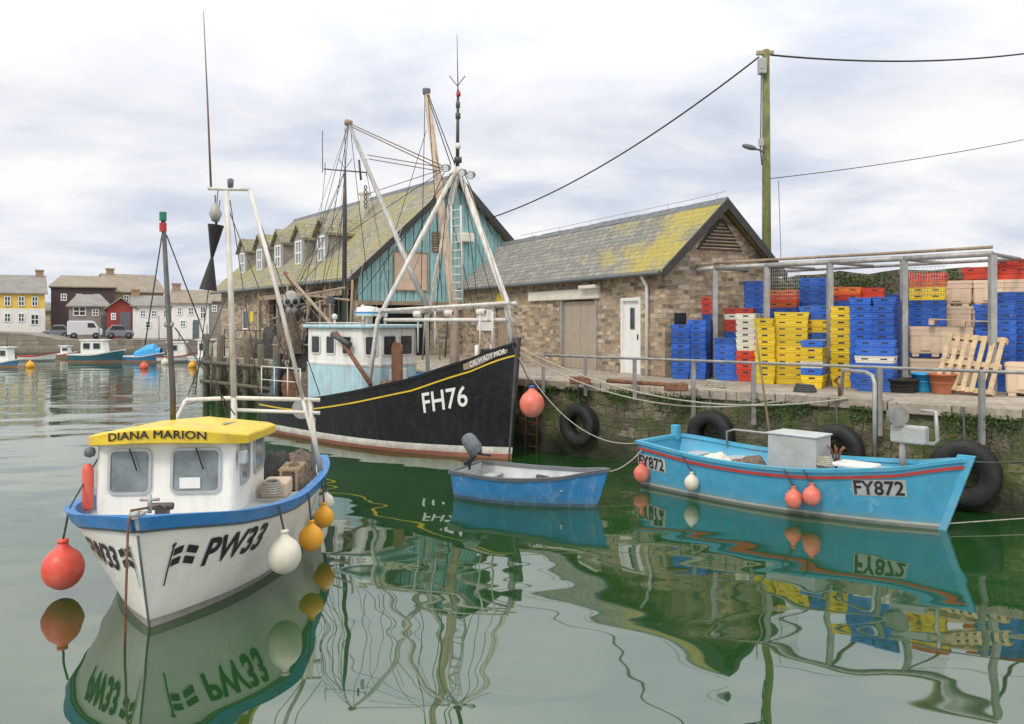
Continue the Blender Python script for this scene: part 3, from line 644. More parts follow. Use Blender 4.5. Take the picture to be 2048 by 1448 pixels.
# ------------------------------------------------------------------ teal gabled fish building (left)
d1=V(-.58,.81,0).normalized(); c1=V(-5.7,29.56,QZ)
fb=thing('fish_hall','teal clad gabled fish hall with five dormers in a slate roof','building',c1,math.atan2(d1.y,d1.x))
L1,W1,E1,R1=17.6,8.2,3.25,6.95; s1=(R1-E1)/(W1/2)
mb=MB(); ops=[(.5,3.7,0,2.55),(4.1,7.3,0,2.55),(7.7,9.8,0,2.4),(10.6,11.6,.9,1.9),(13,14,.9,1.9)]
wall_open(mb,(0,0,0),(1,0,0),L1,E1,ops,(0,1,0),.25)
wall_open(mb,(0,-W1,0),(0,1,0),W1,2.1,[(W1-3.2,W1-.6,0,1.95)],(-1,0,0),.25)
mb.quad((L1,-W1,0),(L1,0,0),(L1,0,E1),(L1,-W1,E1)); mb.quad((L1,-W1,E1),(L1,0,E1),(L1,-W1/2,R1-.1)); mb.quad((0,-W1,0),(L1,-W1,0),(L1,-W1,E1),(0,-W1,E1))
mb.build('wall',M['stone'],fb,recalc=False)
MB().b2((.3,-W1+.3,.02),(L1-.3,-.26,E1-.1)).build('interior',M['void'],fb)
mb=MB(); n=46
for i in range(n):
    y0=-W1+W1*i/n+.012; y1=-W1+W1*(i+1)/n-.012; zt=lambda y:E1+(W1/2-abs(y+W1/2))*s1-.02
    o_=-.03 if i%2 else -.055
    mb.prism([(0.0,y0,2.1),(0.0,y1,2.1),(0.0,y1,zt(y1)),(0.0,y0,zt(y0))],(o_,0,0))
mb.build('gable_cladding',M['teal'],fb)
MB().b2((.0,-W1,1.95),(-.12,0,2.1)).build('gable_beam',M['wood'],fb)
mb=MB(); zb_=lambda y:E1+.05+(W1/2-abs(y+W1/2))*s1
slope(mb,-W1/2,.5,-.45,L1+.2,zb_,.1); slope(mb,-W1-.4,-W1/2,-.45,L1+.2,zb_,.1); rf=mb.build('roof',M['slate1'],fb)
mb=MB()
for y0 in(.52,-W1-.42): mb.prism([(-.5,y0,zb_(y0)-.18),(-.5,-W1/2,zb_(-W1/2)-.2),(-.5,-W1/2,zb_(-W1/2)+.12),(-.5,y0,zb_(y0)+.12)],(.05,0,0))
mb.build('bargeboard',M['bargeb'],rf)
mb=MB()
for i in range(38): mb.prism([(-.45+i*.475,-W1/2-.14,R1-.0),(-.45+i*.475,-W1/2,R1+.25),(-.45+i*.475,-W1/2+.14,R1-.0)],(.46,0,0))
mb.build('ridge_tiles',M['dgrey'],rf)
MB().tube([(-.4,.57,E1-.42),(L1,.57,E1-.42)],.06,8).build('gutter',M['dgrey'],fb)
x=5.6; MB().tube([(x,-2.9,5.4),(x,-2.9,6.95)],.2,14).lathe((x,-2.9,6.95),[(.2,0),(.27,.03),(.27,.2),(.001,.26)],n=14).build('flue',M['lintel'],rf)
win(fb,(-.06,-2.17,3.25),(0,-1,0),(0,0,1),1.5,1.52,M['wood'],M['ply'],fw=.05,dep=.05,name='boarded_window')
lv=MB().b2((-.05,-3.12,4.05),(-.1,-3.71,4.85))
for k in range(8): lv.box((-.12,-3.415,4.1+.1*k),(.05,.6,.03),Matrix.Rotation(.5,3,'Y'))
lv.build('gable_vent',M['wood'],fb)
MB().b2((-.06,-4.25,4.5),(-.45,-4.85,4.85)).build('alarm_box',M['lintel'],fb,bev=.03)
for i,dx in enumerate((4.87,7.5,10.2,12.9,15.7)):
    hw=.66; yf=-.6; z0=zb_(yf)-.1; ze=5.0; zp=5.6
    dm=MB(); yb=lambda z:-(z-E1-.05)/s1
    dm.quad((dx-hw,yf,z0),(dx+hw,yf,z0),(dx+hw,yf,ze),(dx,yf,zp),(dx-hw,yf,ze))
    for s in(-1,1): dm.quad((dx+s*hw,yf,z0),(dx+s*hw,yf,ze),(dx+s*hw,yb(ze)-.1,ze))
    do=dm.build('dormer',M['greyst'],fb,recalc=False)
    r=MB()
    for s in(-1,1):
        r.prism([(dx,yf+.16,zp+.03),(dx+s*(hw+.14),yf+.16,ze-.08),(dx+s*(hw+.14),yb(ze-.08)-.15,ze-.08),(dx,yb(zp)-.25,zp+.03)],(0,0,.09))
    r.build('dormer_roof',M['slate1'],do)
    win(do,(dx,yf+.004,4.40),(-1,0,0),(0,0,1),.78,1.1,M['upvc'],M['glass'],fw=.08,dep=.05,bars=((0,),(0,)))
for dx in(.2,2.0,3.8,5.6,7.4,9.9): MB().b2((dx,.3,0),(dx+.14,.44,E1-.42)).build('post',M['wood'],fb)
MB().b2((.1,.32,2.3),(10.0,.42,2.5)).build('beam',M['wood'],fb)
win(fb,(11.1,-.1,1.4),(-1,0,0),(0,0,1),1.0,1.0,M['upvc'],M['dglass'],fw=.07,dep=.05); win(fb,(13.5,-.1,1.4),(-1,0,0),(0,0,1),1.0,1.0,M['upvc'],M['dglass'],fw=.07,dep=.05)
MB().b2((12.0,.005,1.3),(12.5,.03,1.8)).build('yellow_notice',M['signy'],fb)
hr=thing('quay_end_railing','dark metal handrail on the quay below the dormered roof','railing',(-9.5,29.6,QZ))
a=V(-11,30.6,QZ); b=V(-6.4,26.2,QZ)
for i in range(9):
    p=a.lerp(b,i/8); MB().tube([p,p+V(0,0,1.0)],.03).build('post',M['dsteel'],hr,True)
for h in(.35,.68,1.0): MB().tube([a+V(0,0,h),b+V(0,0,h)],.022).build('rail',M['dsteel'],hr,True)
def heap(mb,c,sx,sy,sz,seed=0,n=14):
    m=n//2; vs=[]
    for i in range(m+1):
        t=math.pi/2*i/m
        for j in range(n):
            q=2*math.pi*j/n; d=V(math.cos(t)*math.cos(q)*sx,math.cos(t)*math.sin(q)*sy,math.sin(t)*sz)
            vs.append(Vector(c)+d*(1+.35*noise.noise(d*3.5+V(seed,0,0))+.15*noise.noise(d*9+V(seed,5,0))))
    return mb.add(vs,[(i*n+j,i*n+(j+1)%n,(i+1)*n+(j+1)%n,(i+1)*n+j) for i in range(m) for j in range(n)],0,True)
for i,(px,Y,sx,sy,sz,m,lab) in enumerate(((560,28.5,.9,.7,1.1,'netdk','dark heap of fishing net on the quay behind the trawler stern'),(505,29.6,.7,.6,.7,'netbr','brown heap of fishing net on the quay near the end railing'),(640,27.3,.8,.6,.9,'net','green grey net heap on the quay behind the trawler wheelhouse'),(605,28.0,.6,.6,1.3,'netbr','tall brown net pile on the quay between the other two heaps'))):
    c=V((px-1024)/F*Y,Y,QZ+.004); o=heap(MB(),c,sx,sy,sz,20+i,22).build('fishing_net_heap',M[m],None,origin=c); tag(o,lab,'net')
# ------------------------------------------------------------------ back wall, cage, crates
bw=thing('ivy_wall','dark mossy stone wall with ivy behind the crate store','wall',(9.5,20.5,QZ))
mb=MB(); a=V(6.75,23.2,QZ); b=V(17.5,15.0,QZ); d=(b-a).normalized(); n=36
vs=[]; wt=lambda s:2.62+.16*noise.noise(V(s*.5,0,0))+.12*s/n
for i in range(n+1):
    p=a.lerp(b,i/n); t=wt(i)
    vs+=[p,p+V(0,0,t),p+V(d.y,-d.x,0)*-.5+V(0,0,t),p+V(d.y,-d.x,0)*-.5]
mb.add(vs,[(i*4+j,i*4+4+j,i*4+5+j,i*4+1+j) for i in range(n) for j in range(3)]); mb.build('masonry',M['darkwall'],bw,True)
mb=MB()
for k in range(3800):
    t=random.random()
    if noise.noise(V(t*11,7,0))<-.1: continue
    p=a.lerp(b,t)+V(random.gauss(-.12,.08),random.gauss(-.12,.08),wt(t*n)-.06-abs(random.gauss(0,.35)))
    s=random.uniform(.025,.05); u=V(random.gauss(0,1),random.gauss(0,1),random.gauss(0,1)).normalized()*s; v=u.cross(V(random.random(),random.random(),random.random())).normalized()*s*.7
    mb.quad(p-u,p-v,p+u,p+v)
mb.build('ivy',M['leaf'],bw,True,recalc=False)
cg=thing('crate_cage','tall galvanised steel cage frame around the stacked crates','frame',(6.5,17.2,QZ))
CP=[P(1345,548,20.6),P(1430,545,19.0),P(1533,537,18.0),P(1660,528,17.0),P(1808,520,16.0),P(1985,510,14.8)]
tops=[]
for p in CP:
    q=V(p.x,p.y,4.2); tops.append(q); MB().b2((q.x-.055,q.y-.055,QZ),(q.x+.055,q.y+.055,4.2)).build('post',M['steel'],cg,True)
for a,b in zip(tops,tops[1:]):
    MB().tube([a+V(0,0,.03),b+V(0,0,.03)],.06,6).build('beam',M['steel'],cg,True)
    MB().tube([a+V(0,0,.15),b+V(0,0,.15)],.035,6).build('beam',M['wood'],cg,True)
for a in tops[1:]:
    MB().tube([a+V(0,0,.02),a+V(1.9,2.2,.1)],.04,6).build('roof_beam',M['dullsteel'],cg,True)
MB().tube([tops[0]+V(1.9,2.2,.1),tops[-1]+V(1.9,2.2,.1)],.04,6).build('roof_beam',M['dullsteel'],cg,True)
for i in (2,4):
    a,b=tops[i],tops[i+1]; mb=MB(); b_=a.lerp(b,.55 if i==2 else .5)
    for k in range(1,16): q=a.lerp(b_,k/16); mb.tube([q,q-V(0,0,.75)],.004,4)
    for k in range(10): mb.tube([a-V(0,0,.08*k),b_-V(0,0,.08*k)],.004,4)
    mb.build('wire_mesh_panel',M['steel'],cg,True)
CL,CW,CH,PIT=.68,.40,.26,.14
def crate_mesh(m,name='fish_crate'):
    mb=MB(); tp=.95; th=.012
    def ring(z,off): s=tp+(1-tp)*z/CH; a=CL/2*s+off; b=CW/2*s+off; return [V(-a,-b,z),V(a,-b,z),V(a,b,z),V(-a,b,z)]
    prof=[(0,-.014),(.12,-.010),(.13,0),(.168,.0),(.172,.009),(CH-.022,.009),(CH-.02,.016),(CH,.016),(CH,-th),(.02,-.028)]
    vs=[];fs=[]
    for z,o in prof: vs+=ring(z,o)
    for i in range(len(prof)-1):
        for j in range(4): fs.append((i*4+j,i*4+(j+1)%4,i*4+4+(j+1)%4,i*4+4+j))
    e=(len(prof)-1)*4; fs+=[(e,e+1,e+2,e+3),(3,2,1,0)]; mb.add(vs,fs)
    for s in(-1,1):
        for x in(-.28,-.17,-.06,.06,.17,.28): mb.box((x,s*(CW/2*.985+.003),.152),(.022,.012,.044))
        for y in(-.14,0,.14): mb.box((s*(CL/2*.985+.003),y,.152),(.012,.022,.044))
        mb.box((s*(CL/2*.99+.008),0,.205),(.006,.12,.034),None,1)
        for x in(-.17,.17): mb.box((x,s*(CW/2*.99+.008),.205),(.12,.006,.026),None,1)
    return mb.build(name,[m,M['cdark']])
protos={c:crate_mesh(M['c'+c]) for c in('blue','yellow','red','orange','white')}
used={c:False for c in protos}
ORD=['topmost','second','third','fourth','fifth','sixth','seventh','eighth','ninth','tenth','eleventh','twelfth','thirteenth','fourteenth','fifteenth','sixteenth','seventeenth','eighteenth','nineteenth','twentieth']
GRP='fish crates stacked on the quay'; NCR=0
def stack(px,Y,ytop,cols,wide,desc,base=QZ+.004,pit=PIT,n=None,loose=0):
    global NCR
    p=P(px,ytop,Y); n=n or max(1,int(round((p.z-base-CH)/pit))+1)
    view=math.atan2(p.y,p.x); a0=view+(math.pi/2 if wide else 0)+random.uniform(-.14,.14)-.12
    for k in range(n):
        i=n-1-k; c=cols[i] if i<len(cols) else cols[-1]
        o=protos[c]
        if used[c]: o=dup(o)
        used[c]=True
        o.location=(p.x+random.uniform(-.007,.007),p.y+random.uniform(-.007,.007),base+k*pit); o.rotation_euler=(0,0,a0+random.uniform(-.02,.02))
        if i==0 and random.random()<.5: o.rotation_euler=(random.uniform(-.04,.04),random.uniform(-.04,.04),a0+random.uniform(-.14,.14)); o.location.z+=.025
        tag(o,f"{c} fish crate, {ORD[i]}{'' if i==0 else ' from the top'} {'of' if i==0 else 'in'} {desc}",'crate',GRP); NCR+=1
    return base+(n-1)*pit+CH
B,Yl,Rd,Wh,Og='blue','yellow','red','white','orange'
stack(1361,19.0,655,[B],False,'the leftmost front stack')
stack(1401,18.9,638,[B],False,'the front stack second from left')
stack(1463,18.4,682,[B],True,'the short broad blue front stack')
stack(1403,19.9,600,[Rd,Rd,Rd,B],True,'the red topped stack behind leftmost stacks')
stack(1480,19.5,612,[Rd,Wh,Rd,Rd,B],True,'the red and white stack at rear left')
stack(1499,18.2,632,[Wh,Wh,Wh,Wh,Wh,Wh,Rd],False,'the white stack beside the yellow ones')
stack(1536,17.5,645,[Yl],False,'the narrow leftmost yellow stack')
stack(1583,17.3,628,[Yl],True,'the broad yellow stack left of middle post')
stack(1636,17.4,618,[B,B,Yl,Yl,B,Yl,Wh,B,Yl],True,'the striped yellow and blue stack')
stack(1628,16.4,676,[B,Yl,Yl,Wh,B,Yl],False,'the low mixed stack before the middle post')
stack(1690,16.75,610,[Yl],False,'the narrow yellow stack right of middle post')
stack(1728,16.3,602,[B],False,'the tall blue stack beside narrow yellow stack')
stack(1769,16.1,604,[B],False,'the rightmost tall blue front stack')
stack(1752,15.55,676,[B,B,Wh,B],True,'the low front stack before tall blue ones')
stack(1503,20.4,566,[B],True,'the tallest rear left blue stack')
stack(1566,18.9,580,[Og,Rd,Og,B],True,'the orange topped rear stack behind yellow')
stack(1632,19.2,560,[B],True,'the tall rear blue stack behind middle post')
stack(1688,17.9,577,[Og,Rd,B],True,'the orange topped rear stack behind tall blue')
stack(1735,18.1,572,[Rd,Rd,B],True,'the red topped rear stack behind tall blue')
stack(1782,18.4,590,[B],True,'the rear blue stack behind tall front ones')
stack(1856,17.4,548,[Rd,Og,Yl,Yl,B],True,'the mixed stack behind the cream tubs')
stack(1990,15.6,617,[B],True,'the blue stack behind the leaning pallet')
stack(2022,16.2,580,[B],True,'the taller blue stack at far right')
def tub_mesh():
    mb=MB(); a,h=.29,.6
    prof=[(a*.93,.06),(a*.95,.1),(a*.97,.4),(a,.42),(a,.53),(a*1.03,.53),(a*1.03,h),(a*.92,h),(a*.88,.12)]
    vs=[];k=24
    for r,z in prof:
        for x,y in rr(2*r,2*r*.92,.06,5): vs.append(V(x,y,z))
    mb.add(vs,[(i*k+j,i*k+(j+1)%k,i*k+k+(j+1)%k,i*k+k+j) for i in range(len(prof)-1) for j in range(k)],0,False)
    e=(len(prof)-1)*k; mb.f+=[[e+j for j in range(k)],[j for j in range(k)][::-1]]; mb.m+=[0,0]; mb.s+=[False,False]
    for s in(-1,1): mb.box((s*.17,0,.03),(.12,.48,.07)); mb.box((0,s*.262,.26),(.16,.03,.28)); mb.box((s*.284,0,.26),(.03,.16,.28))
    return mb.build('fish_tub',M['cream'])
tp=tub_mesh(); tu=[False]
def tub(px,Y,k,label,lift=0,sz=1.):
    p=P(px,640,Y); o=tp if not tu[0] else dup(tp); tu[0]=True
    o.location=(p.x,p.y,QZ+.004+lift+k*.605*sz); o.scale=(1.04,1.04,sz); o.rotation_euler=(0,0,math.atan2(p.y,p.x)-math.pi/2-.1+random.uniform(-.06,.06)); tag(o,label,'tub','cream fish tubs')
tub(1852,16.3,0,'cream fish tub, bottom of the left column beside the pallet'); tub(1852,16.3,1,'cream fish tub, top of the left column beside the pallet',.04)
tub(1916,16.0,0,'cream fish tub, bottom of the column behind leaning pallet'); tub(1916,16.0,1,'cream fish tub, top of the column behind leaning pallet',.04)
tub(2052,14.6,0,'cream fish tub at the right edge beside the leaning pallet')
for i,(x,Y) in enumerate(((1915,17.9),(1978,17.6),(2040,17.3))):
    nm=['left','middle','right'][i]
    for k in range(4): tub(x,Y,k,f"cream fish tub, {['bottom','second','third','top'][k]} tier of the {nm} rear column",0,.93)
for i,(x,Y) in enumerate(((1962,17.75),(2030,17.4))):
    stack(x,Y,540,[Rd],True,['the pile on the left rear tubs','the red pile on the right rear tubs'][i],base=QZ+.006+4*.605*.93,n=1+i)
def pallet(label,loc):
    t=thing('wooden_pallet',label,'pallet',loc)
    for i in range(7): MB().b2((-.58,-.48+i*.150,.10),(.58,-.48+i*.150+.085,.122)).build('slat',M['pallet'],t,bev=.004)
    for x in(-.53,0,.53): MB().b2((x-.05,-.5,.0),(x+.05,.53,.098)).build('bearer',M['pallet'],t)
    return t
g=G(1962,792,QZ); va=math.atan2(g.y,g.x)-math.pi/2
t=pallet('pale wooden pallet leaning upright against the crates',(g.x+.06,g.y+.40,QZ+.53))
t.rotation_euler=(Matrix.Rotation(va-.25,3,'Z')@Matrix.Rotation(math.radians(62),3,'X')@Matrix.Rotation(math.radians(90-5),3,'Z')).to_euler()
g=P(1925,625,16.0); t=pallet('flat wooden pallet lying on top of the cream tubs',(g.x,g.y,QZ+1.26)); t.rotation_euler=(0,.05,va)
def bucket(px,py,r0,r1,h,m,label,name,cat):
    g=G(px,py,QZ); t=thing(name,label,cat,g)
    MB().lathe(g,[(.001,.0),(r0,0),(r0*.98+r1*.02,.02),(r1,h-.04),(r1+.02,h-.04),(r1+.02,h),(r1-.015,h),(r0-.015,.03),(.001,.03)],n=24).build('bin_body',m,t,True)
    MB().torus(g+V(0,0,h*.55),(0,0,1),(r0+r1)/2,.012,24,6).build('hoop',m,t,True)
bucket(1845,783,.17,.20,.36,M['tubblue'],'round blue plastic bucket beside the terracotta bin','bucket','bucket')
bucket(1885,787,.18,.23,.38,M['terra'],'round terracotta plastic bin left of the leaning pallet','bin','bin')
bucket(1802,784,.26,.30,.26,M['rubber'],'low round black rubber tub in front of blue crates','rubber_tub','tub')
for i,(px,py) in enumerate(((1160,768),(1352,782))):
    g=G(px,py,QZ); mb=MB()
    mb.b2((g.x-.22,g.y-.12,QZ),(g.x+.22,g.y+.12,QZ+.16)); tag(mb.build('mooring_block',M['rust'],None,origin=g,bev=.03),['rusty iron block on the quay below the double door','rusty iron block on the quay before blue crates'][i],'block')
g0=G(1215,766,QZ); g1=G(1345,775,QZ); o=MB().tube([g0+V(0,0,.05),g1+V(0,0,.05)],.05,8).build('iron_bar',M['rust'],None,origin=g0); tag(o,'long rusty iron bar lying on the quay between the blocks','bar')
for i,(px,py,m) in enumerate(((1430,776,'rope'),(1610,784,'roped'))):
    g=G(px,py,QZ); mb=MB()
    for k in range(4): mb.torus(g+V(0,0,.03+.035*k),(.03*k,.02,1),.20-.015*k,.022,20,6)
    tag(mb.build('rope_coil',M[m],None,origin=g),['pale coil of rope on the quay before the blue crates','dark coil of rope on the quay before the yellow crates'][i],'rope')
# ------------------------------------------------------------------ quay railing, ladder rail, tyres, ladder
rl=thing('quay_railing','long galvanised rail along the quay edge with short posts','railing',edge_px(1515)[0]+V(0,0,QZ))
pp=[]
for px in(1096,1180,1278,1395,1515,1765,1968,2200):
    p,d,nr=edge_px(px); p=p+nr*.17; pp.append(p+V(0,0,2.2))
    MB().b2((p.x-.038,p.y-.038,1.05 if px>1380 else 1.35),(p.x+.038,p.y+.038,2.2)).build('post',M['dullsteel'],rl,True)
MB().tube(pp,.027,8).build('rail',M['dullsteel'],rl,True)
p,d,nr=edge_px(1758); lr=thing('ladder_handrail','curved galvanised tube handrail arching over the quay edge','handrail',p+nr*.22+V(0,0,.6))
q=p+nr*.24; dd=d*.0-nr
MB().tube([q+V(0,0,.5),q+V(0,0,1.95),q+dd*.06+d*.05+V(0,0,2.05),q+dd*.2+d*.2+V(0,0,2.1),q+dd*.7+d*.75+V(0,0,2.1),q+dd*.75+d*.8+V(0,0,1.63)],.036,10).build('tube_rail',M['steel'],lr,True)
p,d,nr=edge_px(1075); ld=thing('wall_ladder','rusty iron ladder on the harbour wall by the black bow','ladder',p+nr*.25)
for s in(-.17,.17): MB().tube([p+nr*.25+d*s+V(0,0,-.2),p+nr*.22+d*s+V(0,0,1.6)],.025,6).build('stile',M['rust'],ld,True)
for k in range(6): MB().tube([p+nr*.24-d*.17+V(0,0,.1+.27*k),p+nr*.24+d*.17+V(0,0,.1+.27*k)],.018,6).build('rung',M['rust'],ld,True)
for px,py,rp,lab in((1160,848,42,'black tyre fender hung on the wall nearest the black bow'),(1424,868,48,'black tyre fender on the wall behind the blue boat stern'),(1676,900,52,'black tyre fender on the wall behind the grey engine box'),(1930,945,66,'largest black tyre fender on the wall at the right')):
    p,d,nr=edge_px(px); Y=p.y-.25; c=P(px,py,Y); R=rp/F*Y; t=thing('tyre_fender',lab,'tyre',c-V(0,0,R)); k=R*.56
    c=c+nr*.05
    prof=[(k*.80,-.12),(k*.82,.0),(k*.80,.12),(R*.8,.165),(R*.95,.13),(R,.06),(R*.985,.045),(R*.985,-.045),(R,-.06),(R*.95,-.13),(R*.8,-.165),(k*.80,-.12)]
    MB().lathe(c,prof,nr,32).build('tyre_carcass',M['rubber'],t,True)
    MB().tube([c+V(0,0,k*.8),c+V(0,0,R*1.02)-nr*.02,V(p.x,p.y,QZ)+nr*.12],.018,6).build('hanging_rope',M['roped'],t,True)
p,d,nr=edge_px(1675); hk=thing('mooring_hook','rusty mooring hook standing on the quay edge','hook',p-nr*.1+V(0,0,QZ))
MB().tube([p-nr*.1+V(0,0,QZ),p-nr*.1+V(0,0,QZ+.22),p-nr*.1+d*.08+V(0,0,QZ+.3),p-nr*.1+d*.02+V(0,0,QZ+.36)],.03,8).build('shank',M['rust'],hk,True)
# ------------------------------------------------------------------ utility pole and cables
pb=P(1534,100,22.2); ul=thing('utility_pole','tall green stained wooden utility pole with transformer box','pole',(pb.x,pb.y,QZ))
MB().tube([(pb.x,pb.y,QZ),(pb.x-.03,pb.y,pb.z)],[.14,.095],14).build('pole',M['polew'],ul,True)
c=P(1524,133,22.05); MB().box(c,(.2,.22,.42)).box(c+V(-.02,-.1,.05),(.14,.05,.3)).build('junction_box',M['grey'],ul,True,bev=.02)
MB().box(P(1530,106,22.2),(.46,.12,.1)).build('cross_arm',M['wood'],ul,True)
l0=P(1528,305,22.0); l1=P(1492,294,21.6); la=MB().tube([l0,l0+V(-.15,-.1,.05),l1],.03,8).build('lamp_arm',M['dgrey'],ul,True)
MB().lathe(l1+V(.08,0,0),[(.001,-.2),(.05,-.18),(.075,-.05),(.065,.1),(.04,.18),(.001,.19)],(-1,0,.25),14).build('lamp_head',M['dgrey'],la,True)
MB().tube([P(1523,140,22.02),P(1521,300,22.02),P(1524,330,22.02)],.02,6).build('conduit',M['dgrey'],ul,True)
MB().box(P(1522,285,22.0),(.12,.1,.2)).build('photocell_box',M['grey'],ul,True)
def cable(a,b,sag,r,label):
    o=MB().tube(rope_pts(a,b,sag,30),r,6).build('overhead_cable',M['wire'],None,origin=a); tag(o,label,'cable')
cable(P(1518,114,22.1),P(962,442,33.2),.55,.024,'thick black cable running from pole down to the gabled hall')
cable(P(1542,110,22.1),P(2140,94,26),.3,.026,'thick black cable leaving the pole top to the right')
cable(P(1542,357,22.1),P(2140,260,26),.12,.012,'thin black cable sloping up right from the pole')
cable(P(1557,362,22.1),P(1562,520,22.3),.0,.008,'thin black wire hanging beside the pole')
# ------------------------------------------------------------------ black trawler
rz=math.atan2(-.643,.766); tl=thing('trawler','black hulled fishing trawler with white gantry and tall masts','boat',(-.766*8.0,17.3+.643*8.0,0),rz)
HB=hullmat('trawler_hull_paint',[(-.5,(.36,.05,.035)),(.085,(.70,.68,.62)),(.24,(.010,.010,.012))],.33,var=.3,dirt=(.06,.06,.065),da=.4,wl=(.34,.20,.13))
TB=Hull(8.0,2.75,[(0,.98),(.25,1.0),(.5,1.28),(.75,1.70),(.9,2.14),(1,2.5)],.07,um=.45,tr=.8,ns=3.0,nw=2.1,wl=.90,zb=-.4)
TB.mesh(36,12).build('hull',HB,tl)
TB.inside(lambda u:.5 if u<.8 else .5+.3*(u-.8)/.2).build('deck',[M['wsteel'],M['lgrey']],tl)
TB.rail(.03,-.03,-.09,.03).build('cap_rail',M['black'],tl)
TB.rail(-.24,-.275,0.0,.022,.0,.995,trans=False).build('yellow_stripe',M['yellow'],tl)
MB().prism([(8.0+.07*z-.05,-.045,z) for z in(-.3,)]+[(8.0+.07*2.6+.05,-.045,2.62),(8.0+.07*2.6-.16,-.045,2.62),(7.84,-.045,-.3)],(0,.09,0)).build('stem_post',M['dsteel'],tl)
def side_x(H,root,px,z,side):
    lo,hi=.3,H.L; Mw=wm(root)
    for _ in range(40):
        mid=(lo+hi)/2; q=Mw@H.at(mid,z,side,.0)
        if 1024+F*q.x/q.y<px: lo=mid
        else: hi=mid
    return (lo+hi)/2
xa=side_x(TB,tl,846,1.2,-1); xb=side_x(TB,tl,936,1.3,-1)
qa=wm(tl)@TB.at(xa,1.2,-1); za0=HC+(YH-827)/F*qa.y; qb=wm(tl)@TB.at(xb,1.3,-1); zb0=HC+(YH-812)/F*qb.y; th_=42/F*qb.y
text_on(tl,'registration_number','FH76',xb-xa,th_,lambda x,y:TB.at(xa+x,za0+(zb0-za0)*x/(xb-xa)+y,-1,.018),M['letw'],off=.012)
x0=side_x(TB,tl,928,2.0,-1); x1=side_x(TB,tl,1026,2.2,-1)
mb=MB(); n=12; vs=[]
for i in range(n+1):
    x=x0+(x1-x0)*i/n; u=x/8.1; z=TB.sh(u); hgt=.10*(.5+.5*math.sin(math.pi*min(1,(i+2)/n)))
    vs+=[TB.at(x,z-.13-hgt*.9,-1,.026),TB.at(x,z-.13+hgt*.8,-1,.026)]
mb.add(vs,[(2*i,2*i+2,2*i+3,2*i+1) for i in range(n)]); nb=mb.build('name_board',M['wood'],tl)
text_on(nb,'boat_name','CALWADY MOR',(x1-x0)*.80,.12,lambda x,y:TB.at(x0+(x1-x0)*.16+x,TB.sh((x0+(x1-x0)*.16+x)/8.1)-.19+y,-1,.036),M['letw'],sub=.1,off=.015)
fp=[(4.35,-.55),(4.35,.55),(4.05,.9),(1.9,.9),(1.9,-.9),(4.05,-.9)]
wl_=MB().prism([(x,y,.6) for x,y in fp],(0,0,1.3)).build('wheelhouse_lower',M['pblue'],tl,bev=.03)
wu=MB().prism([(x*.995,y*.98,1.9) for x,y in fp],(0,0,.90)).build('wheelhouse_upper',M['white'],tl,bev=.03)
MB().prism([(x+(.12 if x>3 else -.1),y*1.1,2.80) for x,y in fp],(0,0,.09)).build('wheelhouse_roof',M['pblue'],tl,bev=.03)
MB().prism([(x+(.01 if x>3 else -.01),y*1.01,1.88) for x,y in fp],(0,0,.05)).build('belt_rail',M['wsteel'],tl)
for y in(-.27,.27): win(wu,(4.332,y,2.38),(0,1,0),(0,0,1),.44,.52,M['wsteel'],M['dglass'],.08,.035,.02)
for s in(-1,1):
    u=V(.3,.327,0) if s<0 else V(-.3,.327,0)
    win(wu,(4.185,s*.715,2.38),u,(0,0,1),.32,.5,M['wsteel'],M['dglass'],.07,.035,.02)
for x in(2.25,2.85,3.5): win(wu,(x,-.888,2.38),(1,0,0),(0,0,1),.38,.48,M['wsteel'],M['dglass'],.07,.035,.02)
MB().b2((4.35,-.3,1.0),(4.39,.25,1.8)).build('wheelhouse_hatch',M['white'],tl,bev=.02)
p=on_y(tl,735,640,0); MB().tube([(p.x,0,2.85),(p.x,0,3.1)],.06).build('radar_post',M['wsteel'],tl)
rd=MB().lathe((p.x,0,3.1),[(.001,0),(.28,0),(.30,.05),(.30,.12),(.28,.13)],n=20).lathe((p.x,0,3.22),[(.29,.0),(.27,.1),(.001,.14)],n=20).build('radar_dome',M['white'],tl)
MB().lathe((p.x,0,3.16),[(.305,0),(.305,.05)],n=20).build('radar_band',M['rblue'],rd)
for q in((3.4,.4,3.1),(2.5,-.5,3.05),(2.4,.5,3.3)): MB().tube([(q[0],q[1],2.8),(q[0],q[1],q[2])],.03).lathe((q[0],q[1],q[2]),[(.001,-.04),(.07,-.02),(.07,.08),(.001,.12)],n=12).build('roof_lamp',M['wsteel'],tl)
for y in(-.2,.0,.25): MB().tube([(2.3,y,2.8),(2.25,y,4.1+y)],.012,5).build('whip_aerial',M['dsteel'],tl)
MB().tube([(4.2,-.95,2.93),(1.95,-.95,2.93)],.018,6).tube([(4.2,-.95,2.88),(4.2,-.95,2.93)],.015,5).build('roof_handrail',M['wsteel'],tl)
ap=on_y(tl,915,335,0)
MB().tube([ap,on_y(tl,1012,600,0),V(8.0,0,2.5)],[.065,.07,.075],10).build('gantry_leg',M['wsteel'],tl)
for s in(-1,1):
    f=on_y(tl,806,640,0); MB().tube([ap,V(f.x,s*.8,f.z),V(f.x-.15,s*1.0,1.1)],.055,10).build('gantry_leg',M['wsteel'],tl)
c0=on_y(tl,812,622,0); c1=on_y(tl,1026,606,0); c2_=on_y(tl,1020,640,0); c3=on_y(tl,822,640,0)
for s in(-1,1): MB().tube([V(c0.x,s*.8,c0.z),V(c1.x,s*.12,c1.z)],.04,8).build('gantry_rail',M['wsteel'],tl); MB().tube([V(c3.x,s*.84,c3.z),V(c2_.x,s*.12,c2_.z)],.045,8).build('gantry_rail',M['wsteel'],tl)
